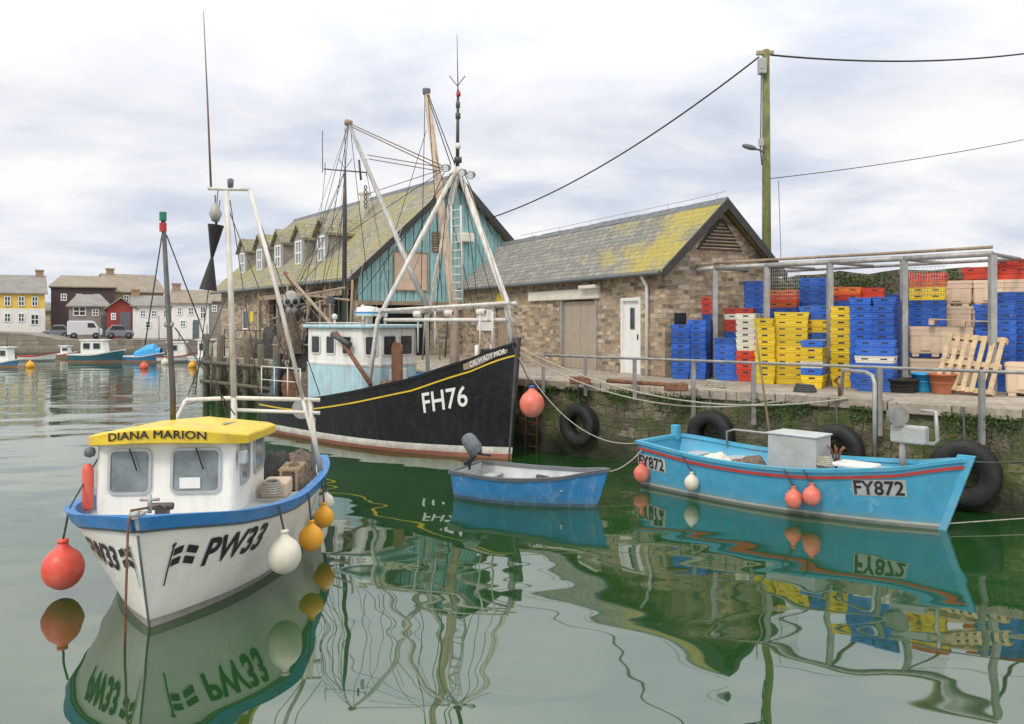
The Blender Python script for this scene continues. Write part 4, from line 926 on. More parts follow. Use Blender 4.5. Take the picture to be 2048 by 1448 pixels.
MB().tube([V(c0.x,-.85,c0.z),V(c0.x,.85,c0.z)],.06,8).build('gantry_crossbar',M['wsteel'],tl)
for t_ in(.3,.55,.8):
    a=V(c0.x,-.8,c0.z).lerp(V(c1.x,-.12,c1.z),t_); b=V(c3.x,-.84,c3.z).lerp(V(c2_.x,-.12,c2_.z),t_); MB().lathe((a+b)/2,[(.04,-.10),(.08,-.09),(.08,.09),(.04,.10)],(.9,.3,0),12).build('roller',M['wsteel'],tl)
for px in(836,870,960,985): MB().tube([on_y(tl,px,622,-.3),on_y(tl,px,705,-.3)],.022,6).build('gantry_strut',M['wsteel'],tl)
lt=on_y(tl,912,412,-.12); lb=on_y(tl,915,606,-.12); ldr=MB()
for dx in(-.15,.15): ldr.tube([V(lt.x+dx,-.12,lt.z),V(lb.x+dx*1.1,-.12,lb.z)],.022,6)
for k in range(12):
    q=lt.lerp(lb,(k+.5)/12); ldr.tube([q+V(-.15,0,0),q+V(.15,0,0)],.016,6)
ldr.build('ladder',M['wsteel'],tl)
m0=on_y(tl,907,605,.12); m1=on_y(tl,853,182,.12)
MB().tube([V(m0.x+.05,.12,1.2),m0,m1],[.12,.11,.075],12).build('mast',M['mastw'],tl)
MB().lathe(m1,[(.09,-.08),(.1,0),(.1,.05),(.001,.07)],n=12).build('mast_cap',M['dgrey'],tl)
am=MB(); a0=ap; a1=on_y(tl,916,180,0); a2=on_y(tl,914,68,0)
am.tube([a0,a1],[.045,.03],8).tube([a1,a2],[.014,.006],5)
for k,(py,r) in enumerate(((320,.09),(232,.06),(210,.05))): am.lathe(on_y(tl,916,py,0),[(.001,-.08),(r,-.06),(r,.06),(.001,.08)],n=10)
am.build('aerial_mast',M['dsteel'],tl)
MB().lathe(on_y(tl,917,188,0),[(.001,-.06),(.05,-.05),(.05,.05),(.001,.06)],n=10).build('red_lantern',M['rlamp'],tl)
MB().lathe(on_y(tl,916,292,0),[(.001,-.08),(.06,-.06),(.06,.06),(.001,.08)],n=10).build('white_lantern',M['lampw'],tl)
vv=on_y(tl,915,172,0); MB().tube([on_y(tl,899,152,0),vv,on_y(tl,930,152,0)],.012,5).build('wind_vane',M['dsteel'],tl)
for px,py in((925,345),(942,350),(893,336)):
    q=on_y(tl,px,py,-.15); MB().lathe(q,[(.001,-.12),(.07,-.1),(.09,.03),(.09,.05)],(.3,-1,-.3),12).lathe(q+V(.3,-1,-.3).normalized()*.045,[(.001,0),(.08,0)],(.3,-1,-.3),12,1).build('flood_lamp',[M['dgrey'],M['lampw']],tl)
bo0=on_y(tl,697,246,-.1); bo1=on_y(tl,812,520,-.1); bo2=on_y(tl,856,618,-.1)
MB().tube([bo0,bo1,bo2],[.05,.07,.07],10).build('boom',M['steel'],tl); MB().lathe(bo0,[(.001,-.1),(.09,-.07),(.09,.07),(.001,.1)],(0,1,0),12).build('boom_block',M['wood'],tl)
WR=[((697,246),(888,333),.014,'rwire'),((700,252),(886,340),.014,'rwire'),((735,310),(885,335),.012,'rwire'),((738,318),(884,343),.012,'rwire'),((853,186),(902,330),.012,'wire'),((857,190),(910,330),.012,'wire'),((850,186),(842,600),.009,'wire'),((856,190),(884,600),.009,'wire'),((697,250),(640,600),.009,'wire'),((700,250),(735,560),.009,'wire'),((735,388),(880,340),.009,'wire'),((930,350),(985,470),.01,'wire'),((890,340),(760,650),.01,'wire'),((900,345),(870,640),.01,'wire'),((935,360),(1035,690),.01,'rope'),((905,345),(720,590),.009,'wire'),((697,250),(668,640),.008,'wire'),((690,340),(600,640),.008,'rope'),((690,345),(560,660),.008,'wire'),((880,345),(690,470),.008,'wire'),((760,385),(700,640),.008,'rope'),((920,350),(845,650),.009,'rope'),((925,350),(960,640),.008,'wire'),((870,300),(955,650),.008,'wire'),((688,420),(630,640),.008,'wire'),((690,340),(540,690),.008,'wire'),((650,345),(620,660),.007,'wire'),((733,345),(790,650),.007,'wire'),((697,246),(590,640),.008,'wire'),((697,246),(545,700),.008,'rope'),((815,420),(740,650),.008,'rope'),((853,260),(760,560),.008,'wire'),((900,350),(820,560),.008,'rope'),((885,360),(905,640),.007,'rope'),((915,345),(1000,650),.008,'wire'),((912,350),(930,690),.007,'rope'),((870,640),(880,720),.02,'rope'),((895,640),(890,715),.02,'roped'),((850,630),(845,720),.02,'rope'),((690,345),(650,640),.008,'rope'),((690,400),(580,600),.009,'roped'),((600,570),(690,470),.01,'roped'),((585,570),(640,640),.012,'rope'),((640,560),(560,640),.012,'roped')]
for a,b,r,m in WR:
    MB().tube([on_y(tl,*a,-.1),on_y(tl,*b,-.1)],r,5).build('stay',M[m],tl)
q=on_y(tl,731,375,-.1)
hk_=MB()
for k in range(5): hk_.torus(q+V(0,0,-.12*k),(1,0,0) if k%2 else (0,1,0),.05,.016,10,6)
hk_.build('chain',M['dgrey'],tl)
r0=on_y(tl,690,338,.2); r1=on_y(tl,688,650,.2)
MB().tube([V(r1.x,.2,2.8),on_y(tl,690,420,.2),r0],[.07,.055,.03],8).build('aft_mast',M['dsteel'],tl)
mb=MB().tube([on_y(tl,648,338,.2),on_y(tl,733,345,.2)],.02,6)
for px,a,b in((645,262,345),(690,255,338),(733,318,352),(650,325,350)): mb.tube([on_y(tl,px,a,.2),on_y(tl,px,b,.2)],.012,5)
mb.tube([on_y(tl,678,318,.2),on_y(tl,690,338,.2),on_y(tl,704,318,.2)],.01,5).tube([on_y(tl,718,320,.2),on_y(tl,722,360,.2)],.03,6)
mb.build('aerial_crossbar',M['dsteel'],tl)
for y in(-.85,.85): MB().tube([(.6,y,.5),(.6,y,3.4)],.06,8).build('aft_goalpost',M['dsteel'],tl)
MB().tube([(.6,-.95,3.4),(.6,.95,3.4)],.06,8).build('aft_goalpost',M['dsteel'],tl)
dr=MB().tube([(1.1,-.8,1.25),(1.1,.8,1.25)],.36,16).build('net_drum',M['netbr'],tl)
for y in(-.85,.85): MB().lathe((1.1,y-.03,1.25),[(.001,0),(.40,0),(.40,.06),(.001,.06)],(0,1,0),20,sm=False).build('drum_flange',M['rust'],dr)
for (x,y,z,sx,sy,sz,m,s) in((6.5,-.1,1.35,.8,.35,.55,'netb',1),(5.4,-.35,1.0,.6,.4,.66,'netb',2),(6.9,.25,1.5,.5,.3,.5,'net',3),(5.5,.6,.9,.6,.3,.8,'net',4),(.7,0,.5,.45,.8,1.6,'netdk',5),(.7,-.6,2.1,.25,.3,1.2,'netbr',6),(.6,.4,2.0,.3,.4,1.3,'netdk',7),(1.5,-.5,.5,.3,.4,1.3,'netbr',8),(.35,-.7,.6,.3,.3,1.2,'net',9),(4.8,-.75,.9,.35,.25,.7,'netbr',10),(1.6,.6,.6,.3,.3,1.7,'netdk',11)):
    heap(MB(),(x,y,z),sx,sy,sz,s,20).build('net_heap',M[m],tl)
# stern guard rail
for y in(-1.08,):
    pts=[V(x,y,1.75) for x in(.1,.7,1.3,1.85)]
    MB().tube(pts,.02,6).build('stern_rail',M['wsteel'],tl); MB().tube([p-V(0,0,.35) for p in pts],.016,6).build('stern_rail',M['wsteel'],tl)
    for p in pts: MB().tube([p,V(p.x,p.y,.95)],.02,6).build('rail_post',M['wsteel'],tl)
for (px,py0,py1,w_,yo) in((800,688,772,.30,-.5),):
    a=on_y(tl,px,py0,yo); b=on_y(tl,px,py1,yo); MB().prism([(a.x-w_,yo,b.z-.3),(a.x+w_,yo-.25,b.z-.3),(a.x+w_,yo-.25,a.z-.05),(a.x+w_*.6,yo-.2,a.z+.04),(a.x-w_*.6,yo-.05,a.z+.04),(a.x-w_,yo,a.z-.08)],(.02,.05,0)).build('trawl_door',M['rust'],tl)
a=on_y(tl,672,665,-1.05); b=on_y(tl,742,770,-1.05); MB().tube([a,b],.05,8).build('derrick_arm',M['rust'],tl)
MB().tube([on_y(tl,665,668,-1.05),on_y(tl,700,690,-1.05)],.075,8).build('hydraulic_ram',M['dsteel'],tl)
a=on_y(tl,570,545,-.8); MB().tube([a,on_y(tl,655,640,-.8),on_y(tl,690,690,-.8)],.045,8).build('crane_arm',M['wood'],tl); MB().tube([a,on_y(tl,592,574,-.8)],.055,8).build('crane_ram',M['rust'],tl)
for a,b in(((600,590),(700,600)),((540,640),(650,600)),((640,600),(640,700)),((610,620),(560,740)),((705,560),(700,680)),((575,570),(575,720)),((620,600),(600,720)),((545,690),(640,690)),((540,660),(620,640)),((660,590),(660,680)),((560,600),(690,575))): MB().tube([on_y(tl,*a,-.2),on_y(tl,*b,-.2)],.032,6).build('working_spar',M['wood'],tl)
for px,py in((600,625),(662,600),(545,655)):
    q=on_y(tl,px,py,-.3); MB().lathe(q,[(.001,-.05),(.10,-.05),(.06,0),(.10,.05),(.001,.05)],(.4,-1,0),14,sm=False).build('hanging_block',M['dsteel'],tl)
MB().tube([(7.4,-.3,2.3),(7.4,.3,2.3)],.07,10).build('bow_bollard',M['black'],tl)
MB().b2((6.1,-.3,1.2),(6.6,.4,1.85)).tube([(6.35,-.4,1.75),(6.35,.5,1.75)],.17,12).build('winch',M['dsteel'],tl,bev=.03)
MB().tube([(7.2,-.25,2.0),(7.2,-.25,2.45)],.045,8).tube([(7.2,.25,2.0),(7.2,.25,2.45)],.045,8).build('mooring_bitts',M['white'],tl)
sp_=on_y(tl,583,606,-.9); spw=wm(tl)@sp_; sk=thing('skull_ornament','grey skull ornament hung on gear above the trawler stern','ornament',spw-V(0,0,.3))
fd=V(-spw.x,-spw.y,0).normalized(); sd_=V(-fd.y,fd.x,0)
MB().ball(spw+V(0,0,.08),.24,18,(.9,.95,1.05)).build('cranium',M['bone'],sk,True)
MB().ball(spw+V(0,0,-.17)+fd*.05,.15,14,(.9,.9,.8)).build('jaw',M['bone'],sk,True)
for s in(-1,1): MB().ball(spw+fd*.17+sd_*s*.09+V(0,0,.03),.075,12).build('eye_socket',M['void'],sk,True)
MB().ball(spw+fd*.2+V(0,0,-.07),.04,10,(1,1,1.4)).build('nose_socket',M['void'],sk,True)
MB().tube([spw+V(0,0,.3),wm(tl)@V(.6,-.85,3.4)],.015,6).build('hanging_cord',M['roped'],sk,True)
buoy(P(1064,808,16.95),.265,M['bpink'],'big faded red fender hanging from the trawler bow',wm(tl)@V(8.1,-.1,2.45),neck=M['bblue'])
# ------------------------------------------------------------------ grey-blue dinghy
dg=thing('dinghy','small blue rowing dinghy with grey inside and outboard motor','boat',(-.80,13.9,0),math.radians(-26.6))
HD=hullmat('dinghy_hull_paint',[(-.5,(.02,.04,.07)),(.05,(.03,.22,.50))],.4,dirt=(.35,.42,.5),var=.25,da=.6,wl=(.10,.18,.24))
DH=Hull(2.42,1.28,[(0,.46),(.4,.44),(.75,.50),(1,.62)],.32,um=.35,tr=.82,ns=2.3,nw=1.7,wl=.78)
DH.mesh(26,8).build('hull',HD,dg); DH.inside(.34,off=-.03).build('inside',[M['lgrey'],M['lgrey']],dg); DH.rail(.02,-.035,-.045,.025).build('gunwale',M['dgrey'],dg)
for x in(.35,1.15,1.85):
    hw=DH.pt(x/2.5,.3,1,-.04).y; MB().b2((x-.11,-hw,.27),(x+.11,hw,.30)).build('thwart',M['grey'],dg)
mb=MB()
for k in range(4): mb.torus((1.45,.05,.31+.03*k),(0.1,.2,1),.13-.01*k,.02,18,6)
mb.build('rope_coil',M['roped'],dg)
om=thing('outboard_motor','grey outboard motor clamped to the stern of the dinghy','motor',wm(dg)@V(-.05,.0,.46))
C0=wm(dg); q=lambda x,y,z:C0@V(x,y,z)
mb=MB(); prof=[(.001,-.19),(.10,-.18),(.145,-.08),(.15,-.07),(.15,-.05),(.145,-.04),(.14,.10),(.11,.19),(.06,.22),(.001,.225)]
mb.lathe(q(.10,.05,.82),prof,(C0.to_3x3()@V(-.8,0,1)),10,sm=False); mb.build('engine_cowl',M['dgrey'],om,True,bev=.012)
MB().tube([q(.16,.05,.72),q(.02,.05,.5),q(-.1,.05,.1),q(-.12,.05,-.15)],[.07,.05,.04,.035],8).build('leg',M['black'],om,True)
MB().box(q(.0,.05,.47),(.12,.14,.12)).build('clamp',M['black'],om,True); MB().tube([q(.12,.05,.70),q(.48,.0,.68)],.022,6).build('tiller',M['black'],om,True)
# ------------------------------------------------------------------ light blue boat
fy=thing('open_fishing_boat','light blue open fishing boat with grey engine box and red stripe','boat',(6.17-.70*4.9,11.43+.714*4.9,0),math.atan2(-.714,.70))
HY=hullmat('light_blue_hull_paint',[(-.5,(.12,.06,.035)),(.04,(.66,.62,.48)),(.08,(.06,.335,.53))],.40,var=.14,dirt=(.18,.36,.48),da=.5,wl=(.26,.34,.33))
FH=Hull(4.9,1.75,[(0,.80),(.3,.70),(.6,.72),(.85,.86),(1,1.04)],.30,um=.42,tr=.78,ns=2.4,nw=1.8,wl=.82)
FH.mesh(34,10).build('hull',HY,fy); FH.inside(lambda u:.42 if u<.66 else .10,off=-.04).build('inside',[M['lblue'],M['lgrey']],fy)
FH.rail(.025,-.03,-.07,.025).build('gunwale',M['lblue'],fy); FH.rail(-.085,-.13,0,.028,.0,.995,trans=False).build('red_stripe',M['red'],fy)
text_on(fy,'registration_number','FY872',.62,.22,lambda x,y:FH.at(3.86+x,.43+.055*x+y,-1,.013),M['ink'],off=.022)
mb=MB(); vs=[FH.at(3.84+.66*i/6,.415+.04*i/6+.25*j,-1,.005) for i in range(7) for j in(0,1)]; mb.add(vs,[(2*i,2*i+2,2*i+3,2*i+1) for i in range(6)]).build('number_panel',M['lgrey'],fy)
text_on(fy,'registration_number','FY872',.60,.22,lambda x,y:FH.at(.02+x,.36-.03*x+y,-1,.014),M['ink'],off=.02)
mb=MB(); vs=[FH.at(.0+.66*i/6,.345-.02*i/6+.25*j,-1,.007) for i in range(7) for j in(0,1)]; mb.add(vs,[(2*i,2*i+2,2*i+3,2*i+1) for i in range(6)]).build('number_panel',M['lgrey'],fy)
MB().prism([(4.75+.30*z,-.03,z) for z in(-.2,1.1)]+[(4.98+.30*1.1,-.03,1.1),(4.93+.30*-.2,-.03,-.2)],(0,.06,0)).build('stem_post',M['lblue'],fy)
a=on_y(fy,1541,866,-.35); b=on_y(fy,1637,866,-.35)
MB().prism([(a.x,-.45,.3),(b.x,-.45,.3),(b.x,.1,.3),(a.x,.1,.3)],(0,0,a.z-.3)).build('engine_box',M['grey'],fy,bev=.02)
MB().b2((a.x-.02,-.47,a.z),(b.x+.02,.12,a.z+.03)).build('engine_box_lid',M['lgrey'],fy,bev=.01)
for x in(.55,1.3): hw=FH.pt(x/5,.55,1,-.05).y; MB().b2((x-.15,-hw,.5),(x+.15,hw,.54)).build('thwart',M['lgrey'],fy)
MB().b2((-.05,.45,.72),(.09,.6,1.0)).build('stern_post',M['lblue'],fy,bev=.02)
MB().tube([(1.0,.72,.68),(1.0,.72,.95),(1.15,.72,1.0),(2.1,.72,1.0),(2.2,.72,.95),(2.2,.72,.68)],.018,6).build('pipe_rail',M['steel'],fy)
for i,(px,py) in enumerate(((1440,905),(1500,915))):
    q=on_y(fy,px,py,-.05); heap(MB(),(q.x,-.05,.40 if q.x<3 else .74),.32,.22,.30,i+10,20).build('gear_heap',M['netbr' if i%2 else 'cwhite'],fy)
MB().b2((3.4,-.3,.76),(4.0,.1,.82)).build('hatch_board',M['white'],fy,bev=.02)
mb=MB()
for k in range(5): mb.torus((3.25,-.25,.76+.028*k),(.05,.1,1),.17-.012*k,.018,20,6)
mb.build('rope_coil',M['rope'],fy)
q=on_y(fy,1672,915,-.1); ck=MB()
for k in range(6):
    a_=k*math.pi/3; ck.tube([(q.x,-.1,.70),(q.x+.08*math.cos(a_),-.1+.08*math.sin(a_),.98),(q.x+.14*math.cos(a_),-.1+.14*math.sin(a_),1.03)],.014,5)
ck.build('grapnel',M['rust'],fy)
q0=on_y(fy,1805,890,.2); q1=on_y(fy,1805,825,.2)
MB().tube([(q0.x,.2,.8),(q0.x,.2,q0.z+.25)],.05,8).build('hauler_post',M['steel'],fy)
MB().box((q0.x+.1,.2,on_y(fy,1815,868,.2).z),(.5,.2,.26)).build('hauler_casing',M['grey'],fy,bev=.03)
MB().lathe((q1.x-.02,.06,q1.z-.04),[(.001,-.045),(.15,-.045),(.15,-.03),(.08,-.01),(.08,.01),(.15,.03),(.15,.045),(.001,.045)],(-.9,1,0),20,sm=False).build('hauler_wheel',M['dullsteel'],fy)
a=on_y(fy,1857,822,.2);b=on_y(fy,1868,888,.2); MB().tube([(q0.x,.2,b.z),(b.x,.2,b.z),(b.x+.05,.2,b.z+.06),(b.x+.02,.2,a.z),(a.x-.1,.2,a.z)],.03,8).build('hauler_frame',M['steel'],fy)
a=on_y(fy,1546,860,.5); MB().tube([(a.x,.5,.6),on_y(fy,1515,690,.5),on_y(fy,1510,630,.5)],[.022,.018,.01],6).build('boathook',M['wood'],fy)
def fybuoy(px,py,r,m,lab):
    q=on_y(fy,px,py,-.5); u=min(1,q.x/5.1); hb=FH.at(q.x,max(.2,q.z),-1,0).y; c=V(on_y(fy,px,py,hb-r*.8).x,hb-r*.85,on_y(fy,px,py,hb-r).z); buoy(wm(fy)@c,r,m,lab,wm(fy)@FH.pt(u,FH.sh(u)+.02,-1,.02))
fybuoy(1284,948,.145,M['bpink'],'faded red buoy at the stern of the light blue boat')
fybuoy(1384,966,.125,M['bwhite'],'white buoy hanging on the side of the light blue boat')
fybuoy(1588,999,.135,M['bpink'],'left of two red buoys amidships on the light blue boat')
fybuoy(1624,993,.135,M['bpink'],'right of two red buoys amidships on the light blue boat')
# ------------------------------------------------------------------ white and blue small fishing boat
dm=thing('small_fishing_boat','white and blue fishing boat with yellow wheelhouse roof, bow on','boat',(-4.03,12.77,0),math.atan2(-.995,.10))
HM=hullmat('white_hull_paint',[(-.5,(.02,.025,.05)),(.015,(.025,.04,.13)),(.075,(.82,.80,.74))],.36,var=.05,dirt=(.58,.52,.40),da=.4,wl=(.62,.56,.42))
DM=Hull(5.0,2.48,[(0,.80),(.4,.86),(.7,.95),(.88,1.03),(1,1.14)],.32,um=.40,tr=.82,ns=4.8,nw=2.5,wl=.80,ex=1.0)
DM.mesh(52,14,2.4).build('hull',HM,dm); DM.inside(lambda u:.5 if u<.45 else .12,off=-.05,nu=40).build('deck',[M['dmwhite'],M['lgrey']],dm)
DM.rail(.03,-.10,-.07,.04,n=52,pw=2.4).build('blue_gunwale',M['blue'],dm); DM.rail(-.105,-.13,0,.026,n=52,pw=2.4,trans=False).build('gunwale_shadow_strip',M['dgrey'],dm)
MB().tube([DM.pt(1,z,1,.0)+V(.008,0,0) for z in(-.2,.1,.4,.7,.98)],.012,8).build('stem_band',M['dgrey'],dm)
AX=DM.arc(.65)
def dpt(s,z,side,off=.014):
    x=AX(s); return DM.at(x-(.65-z)*.32*(x/5.2),z,side,off)
text_on(dm,'registration_number','PW33',.80,.30,lambda x,y:dpt(.58+x,.52+y,1),M['ink'],shear=.22,off=.03,sub=.04)
text_on(dm,'registration_number','PW33',.66,.27,lambda x,y:dpt(.36+.66-x,.54+y,-1),M['ink'],shear=.22,off=.03,sub=.04)
def flag(side,s0,z0,k=1.):
    mb=MB()
    def q(a,b): return dpt(s0+k*(a+.22*b),z0+b+.022*math.sin(a*18),side)
    for (a0,a1) in((0,.085),(.125,.23)):
        for (b0,b1) in((.0,.075),(.11,.185)):
            n=5; vs=[]
            for i in range(n+1):
                a=a0+(a1-a0)*i/n; vs+=[q(a,b0+.08),q(a,b1+.08)]
            mb.add(vs,[(2*i,2*i+2,2*i+3,2*i+1) for i in range(n)])
    vs=[]
    for i in range(7):
        b=-.10+.40*i/6; vs+=[q(-.026,b),q(-.010,b)]
    mb.add(vs,[(2*i,2*i+2,2*i+3,2*i+1) for i in range(6)])
    n=10; mb.add([q(-.018+.020*math.cos(2*math.pi*k_/n),.315+.020*math.sin(2*math.pi*k_/n)) for k_ in range(n)],[list(range(n))])
    mb.build('painted_flag',M['ink'],dm,recalc=False)
flag(1,.23,.52); flag(-1,.08,.54,.75)
YO=-.18; wx0,wx1,hw=2.35,4.0,.74
foot=[(x+(wx0+wx1)/2,y+YO) for x,y in rr(wx1-wx0,2*hw,.08,4)]
mb=MB(); k=len(foot); lay=[(.74,0),(1.05,0),(1.66,-.05)]
vs=[V(x+(s if x>3.5 else 0),y,z) for z,s in lay for x,y in foot]
mb.add(vs,[(i*k+j,i*k+(j+1)%k,i*k+k+(j+1)%k,i*k+k+j) for i in range(2) for j in range(k)],0,False)
wh=mb.build('wheelhouse',M['dmwhite'],dm)
zc,hh=1.34,.50
for y0,y1 in((-.60,-.14),(.06,.60)):
    win(wh,(wx1-.022,YO+(y0+y1)/2,zc),(0,1,0),(-.08,0,1),y1-y0,hh,M['alu'],M['glass'],.08,.03,.025)
for x0,x1 in((3.30,3.74),(2.50,3.05)): win(wh,((x0+x1)/2,YO+hw+.002,zc+.02),(-1,0,0),(0,0,1),x1-x0,hh,M['alu'],M['glass'],.09,.03,.022)
win(wh,(3.3,YO-hw-.002,zc),(1,0,0),(0,0,1),.5,hh,M['alu'],M['glass'],.09,.03,.022)
MB().b2((wx1+.006,YO+.16,1.15),(wx1+.012,YO+.38,1.27)).build('window_notice',M['letw'],wh)
for yy in(-.36,.34): MB().tube([(wx1+.03,YO+yy,1.60),(wx1+.035,YO+yy+.08,1.36)],.008,5).build('wiper',M['black'],wh)
# roof: bowed front edge, cambered top
rx0,rx1,rw=2.2,4.08,.86; cx=(rx0+rx1)/2
xf=lambda y:rx1+.12*(1-(y/rw)**2)-.24*abs(y/rw)**7
foot=[(xf(y),y) for y in [rw*math.sin(math.pi/2*(-1+2*i/28)) for i in range(29)]]+[(rx1-.5,rw),(rx0+.08,rw),(rx0,rw-.08),(rx0,0),(rx0,-rw+.08),(rx0+.08,-rw),(rx1-.5,-rw)]
k=len(foot); cam_=lambda y:.11*(1-(y/rw)**2)
lay=[(.985,lambda y:1.622+cam_(y)*.5),(1.0,lambda y:1.630+cam_(y)*.5),(1.006,lambda y:1.712+cam_(y)),(.995,lambda y:1.728+cam_(y)),(.95,lambda y:1.733+cam_(y)),(.6,lambda y:1.738+cam_(y)),(.01,lambda y:1.74+cam_(y))]
mb=MB(); vs=[]
for s,fz in lay:
    for x,y in foot:
        xx=cx+(x-cx)*s; vs.append(V(xx,YO+y*s,fz(y*s)-.06*max(0,rx1-xx)))
mb.add(vs,[(i*k+j,i*k+(j+1)%k,i*k+k+(j+1)%k,i*k+k+j) for i in range(len(lay)-1) for j in range(k)],0,False); mb.f.append(list(range(k))); mb.m.append(0); mb.s.append(False)
rf=mb.build('wheelhouse_roof',M['yellow'],dm)
text_on(rf,'boat_name','DIANA MARION',1.02,.088,lambda x,y:V(cx+(xf(-.53+x)-cx)*1.006+.010,YO-.53+x,1.648+y+cam_(-.53+x)*.76),M['ink'],off=.018,sub=.06)
MB().tube([(2.6,YO-.5,1.70),(3.5,YO-.5,1.79)],.014,6).tube([(2.6,YO+.5,1.70),(3.5,YO+.5,1.79)],.014,6).build('roof_rail',M['steel'],rf)
mtop=on_x(dm,326,432,2.4); mb0=on_x(dm,346,838,2.5)
MB().tube([V(2.5,mb0.y,1.66),V(2.5,mb0.y,mb0.z+.3),mtop],[.038,.038,.028],10).build('mast',M['dsteel'],dm)
for dz,m in((.0,'green'),(-.14,'rlamp')): MB().lathe(mtop+V(0,0,dz),[(.001,-.06),(.045,-.06),(.045,.05),(.001,.05)],n=12,sm=False).build('navigation_lamp',M[m],dm)
MB().tube([on_x(dm,330,648,2.45),on_x(dm,346,650,2.45)],.04,8).build('mast_bracket',M['steel'],dm)
for a,b in(((333,470),(398,640)),((324,470),(290,690)),((398,640),(455,838)),((350,655),(470,830))): MB().tube([on_x(dm,*a,2.4),on_x(dm,*b,2.2)],.009,5).build('stay',M['roped'],dm)
gx=1.55
def g(px,py,x=gx): return on_x(dm,px,py,x)
MB().tube([g(468,795),g(462,600),g(453,382)],[.042,.04,.036],10).build('mizzen_mast',M['wsteel'],dm)
MB().tube([g(500,380),g(556,590),g(606,800),],.03,8).build('gantry_leg',M['wsteel'],dm)
MB().tube([g(416,377),g(500,379)],.026,8).build('top_yard',M['wsteel'],dm)
MB().tube([g(372,800),g(470,796),g(640,800)],.03,8).build('crossbar',M['lintel'],dm); MB().tube([g(470,820),g(640,826)],.026,8).build('crossbar',M['lintel'],dm); MB().tube([g(330,820),g(400,800)],.022,6).build('crossbar',M['steel'],dm)
e=DM.pt(gx/5.1,DM.sh(.3),1,-.03)
for px in(606,618): MB().tube([g(px,800),V(gx,e.y-.02*(px-606)/6,e.z)],.03,8).build('gantry_foot',M['wsteel'],dm)
e2=DM.pt(gx/5.1,DM.sh(.3),-1,-.03); MB().tube([g(372,800),V(gx,e2.y,e2.z)],.03,8).build('gantry_foot',M['wsteel'],dm); MB().tube([g(468,795),V(gx,g(468,795).y,.4)],.045,8).build('mast_foot',M['wsteel'],dm)
MB().tube([g(422,375),g(415,200),g(407,22)],[.016,.012,.005],6).build('whip_aerial',M['rwire'],dm)
MB().lathe(g(461,366),[(.001,-.07),(.04,-.06),(.045,.05),(.001,.07)],n=12).build('masthead_lamp',M['dgrey'],dm)
lm=g(431,428); MB().lathe(lm,[(.001,-.12),(.05,-.10),(.09,0),(.05,.10),(.02,.16),(.001,.16)],n=14).build('radar_reflector',M['steel'],dm)
dk=thing('day_shape','black hourglass day signal hanging below the yard','signal',wm(dm)@g(425,580)); 
C0=wm(dm); c=C0@g(424,515); ax=(C0@g(432,448)-C0@g(416,580)).normalized(); h=.46
MB().lathe(c,[(.001,-h),(.12,-h),(.02,0),(.11,h),(.001,h)],ax,16,sm=False).build('cone_pair',M['black'],dk,True); MB().tube([c+ax*h,C0@g(430,390)],.01,5).build('halyard',M['roped'],dk,True)
for a,b in(((436,380),(422,560)),((450,400),(600,790)),((466,560),(376,790)),((500,385),(640,790)),((440,400),(390,790)),((460,400),(520,800))): MB().tube([g(*a),g(*b)],.007,5).build('stay',M['roped'],dm)
MB().b2((4.57,-.06,1.0),(4.69,.06,1.12)).tube([(4.63,-.11,1.10),(4.63,.11,1.10)],.04,10).build('anchor_winch',M['dsteel'],dm,bev=.015)
MB().b2((5.2,-.04,1.16),(5.42,.04,1.19)).tube([(5.40,-.04,1.20),(5.40,.04,1.20)],.03,10).build('bow_roller',M['steel'],dm)
MB().tube([(5.0,.0,1.12),(5.0,.0,1.30)],.022,8).tube([(5.0,-.09,1.25),(5.0,.09,1.25)],.016,8).build('samson_post',M['steel'],dm)
o=MB().tube([C0@V(4.7,0,1.12),C0@V(5.40,-.03,1.24),C0@V(5.45,-.04,1.1),C0@V(5.47,-.05,.5),C0@V(5.48,-.06,-.2)],.012,8).build('anchor_rope',M['rust'],None,origin=C0@V(5.47,0,0)); tag(o,'rusty mooring chain dropping from the white boat bow','chain')
MB().lathe((3.98,YO-hw-.07,.92),[(.001,0),(.045,.01),(.058,.05),(.058,.44),(.04,.50),(.001,.52)],n=14).build('life_float',M['bred'],dm)
MB().lathe((3.98,YO-hw-.05,1.5),[(.001,0),(.05,.02),(.06,.06),(.05,.10),(.001,.12)],(0,0,1),12).build('horn',M['dgrey'],dm)
MB().box((3.85,YO+hw+.06,1.46),(.12,.1,.15)).build('side_lamp',M['lgrey'],dm,bev=.02)
for (x,y,z,sx,sy,sz,m) in((1.4,.2,.35,.6,.6,.55,'net'),(2.0,.85,.75,.35,.18,.3,'netbr'),(1.0,-.4,.35,.5,.4,.6,'netb'),(1.7,.6,.4,.3,.3,.75,'netdk'),(.7,.7,.4,.3,.3,.6,'netbr')): heap(MB(),(x,y,z),sx,sy,sz,x*7,20).build('gear_heap',M[m],dm)
MB().b2((2.50,.62,.78),(2.92,.94,.98)).build('fish_box',M['cream'],dm,bev=.03)
mb=MB()
for k in range(5): mb.torus((3.15,.80,.93+.026*k),(.1,.05,1),.13-.01*k,.016,18,6)
mb.build('rope_coil',M['rope'],dm)
mb=MB()
for i in range(6): mb.b2((1.75+i*.1,.72,1.0),(1.79+i*.1,.99,1.03))
for x in(1.75,2.29): mb.b2((x,.74,.6),(x+.03,.77,1.0)).b2((x,.94,.6),(x+.03,.97,1.0))
mb.build('wooden_rack',M['pallet'],dm)
MB().tube([(1.1,1.0,.8),(1.1,1.0,1.55),(1.1,.8,1.75)],.035,8).lathe((1.1,.85,1.7),[(.001,-.05),(.15,-.05),(.09,0),(.15,.05),(.001,.05)],(1,0,0),18,sm=False).build('pot_hauler',M['steel'],dm)
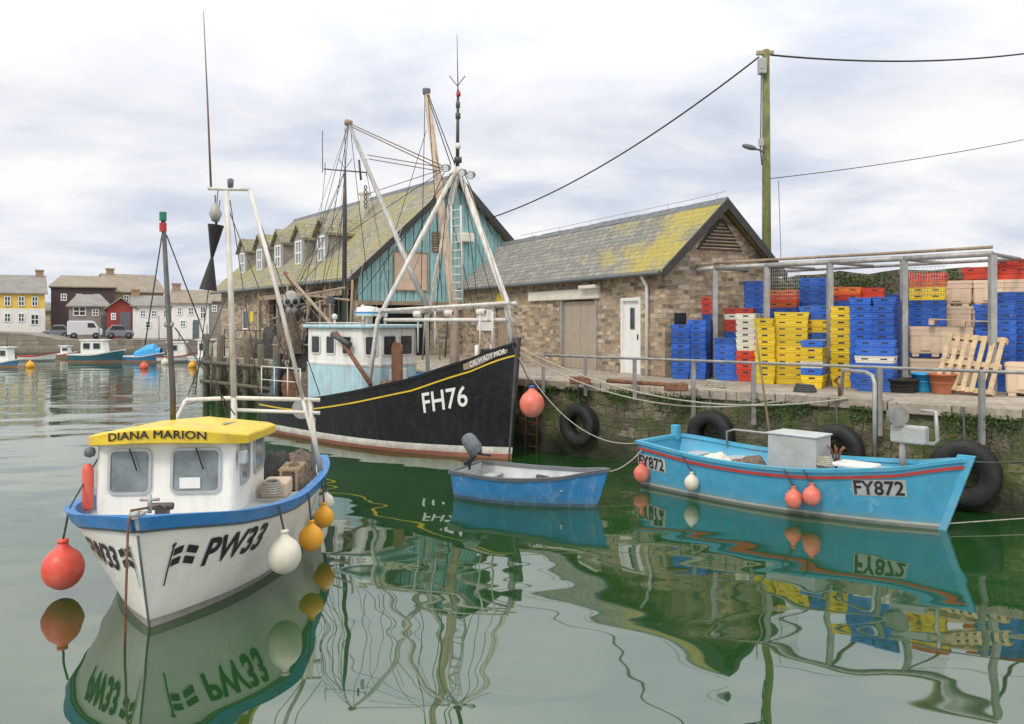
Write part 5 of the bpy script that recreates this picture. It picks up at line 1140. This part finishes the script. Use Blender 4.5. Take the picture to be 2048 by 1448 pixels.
def dmb(px,py,r,m,lab,side,neck=None):      # a ball fender hung over the gunwale
    best=None
    for i in range(400):
        u=.1+.9*i/400; p=DM.pt(u,DM.sh(u),side,r*.55); w_=C0@p; e=abs(1024+F*w_.x/w_.y-px)
        if best is None or e<best[0]-.01: best=(e,u,w_.y)
    e,u,Y=best; z=HC+(YH-py)/F*Y; p=DM.pt(u,DM.sh(u),side,r*.55); c=C0@V(p.x,p.y,z)
    buoy(c,r,m,lab,C0@DM.pt(u,DM.sh(u),side,.05),neck=neck)
dmb(126,1136,.215,M['bred'],'large red ball fender on the left bow of white boat',-1)
dmb(568,1110,.185,M['bwhite'],'large white ball fender on the right side of white boat',1)
dmb(622,1076,.145,M['borange'],'front orange buoy beside the large white fender',1)
dmb(648,1034,.13,M['borange'],'rear orange buoy on the right side of white boat',1)
dmb(652,1004,.11,M['bwhite'],'small white buoy above the rear orange buoy',1,neck=M['bblue'])
# ------------------------------------------------------------------ mooring ropes
def line(pts_list,r,m,label):
    mb=MB(); 
    for a,b,s in pts_list: mb.tube(rope_pts(a,b,s,18),r,6)
    o=mb.build('mooring_rope',M[m],None,origin=pts_list[0][0]); tag(o,label,'rope')
bw_=wm(tl)@V(8.1,.0,2.45); p,d,nr=edge_px(1700)
line([(bw_,p+nr*.12+V(0,0,QZ+.02),.55)],.016,'rope','upper slack rope from trawler bow along the wall')
p2,_,_=edge_px(1560); line([(bw_+V(0,0,-.1),p2+nr*.15+V(0,0,QZ-.12),.5)],.015,'rope','lower slack rope from trawler bow along the wall')
line([(bw_+V(0,0,-.15),wm(fy)@V(0,0,.8),.75)],.010,'rope','thin rope from trawler bow down to light blue stern')
line([(wm(dg)@V(2.6,0,.58),wm(fy)@V(.0,-.3,.8),.12)],.009,'rope','thin painter between dinghy bow and light blue boat')
p3,_,_=edge_px(2130); line([(wm(fy)@V(5.2,0,1.02),p3+nr*.2+V(0,0,1.0),.05)],.010,'roped','dark bow rope from light blue boat to right wall')
line([(wm(fy)@V(4.95,0,.1),p3+nr*.2+V(0,0,.12),.0)],.009,'rope','thin waterline rope from light blue bow to the right')
line([(wm(dm)@V(4.3,-1.06,1.0),wm(dm)@V(3.5,-.94,1.66),.0)],.010,'roped','short dark rope along the left of the white wheelhouse')
print('CRATES',NCR)
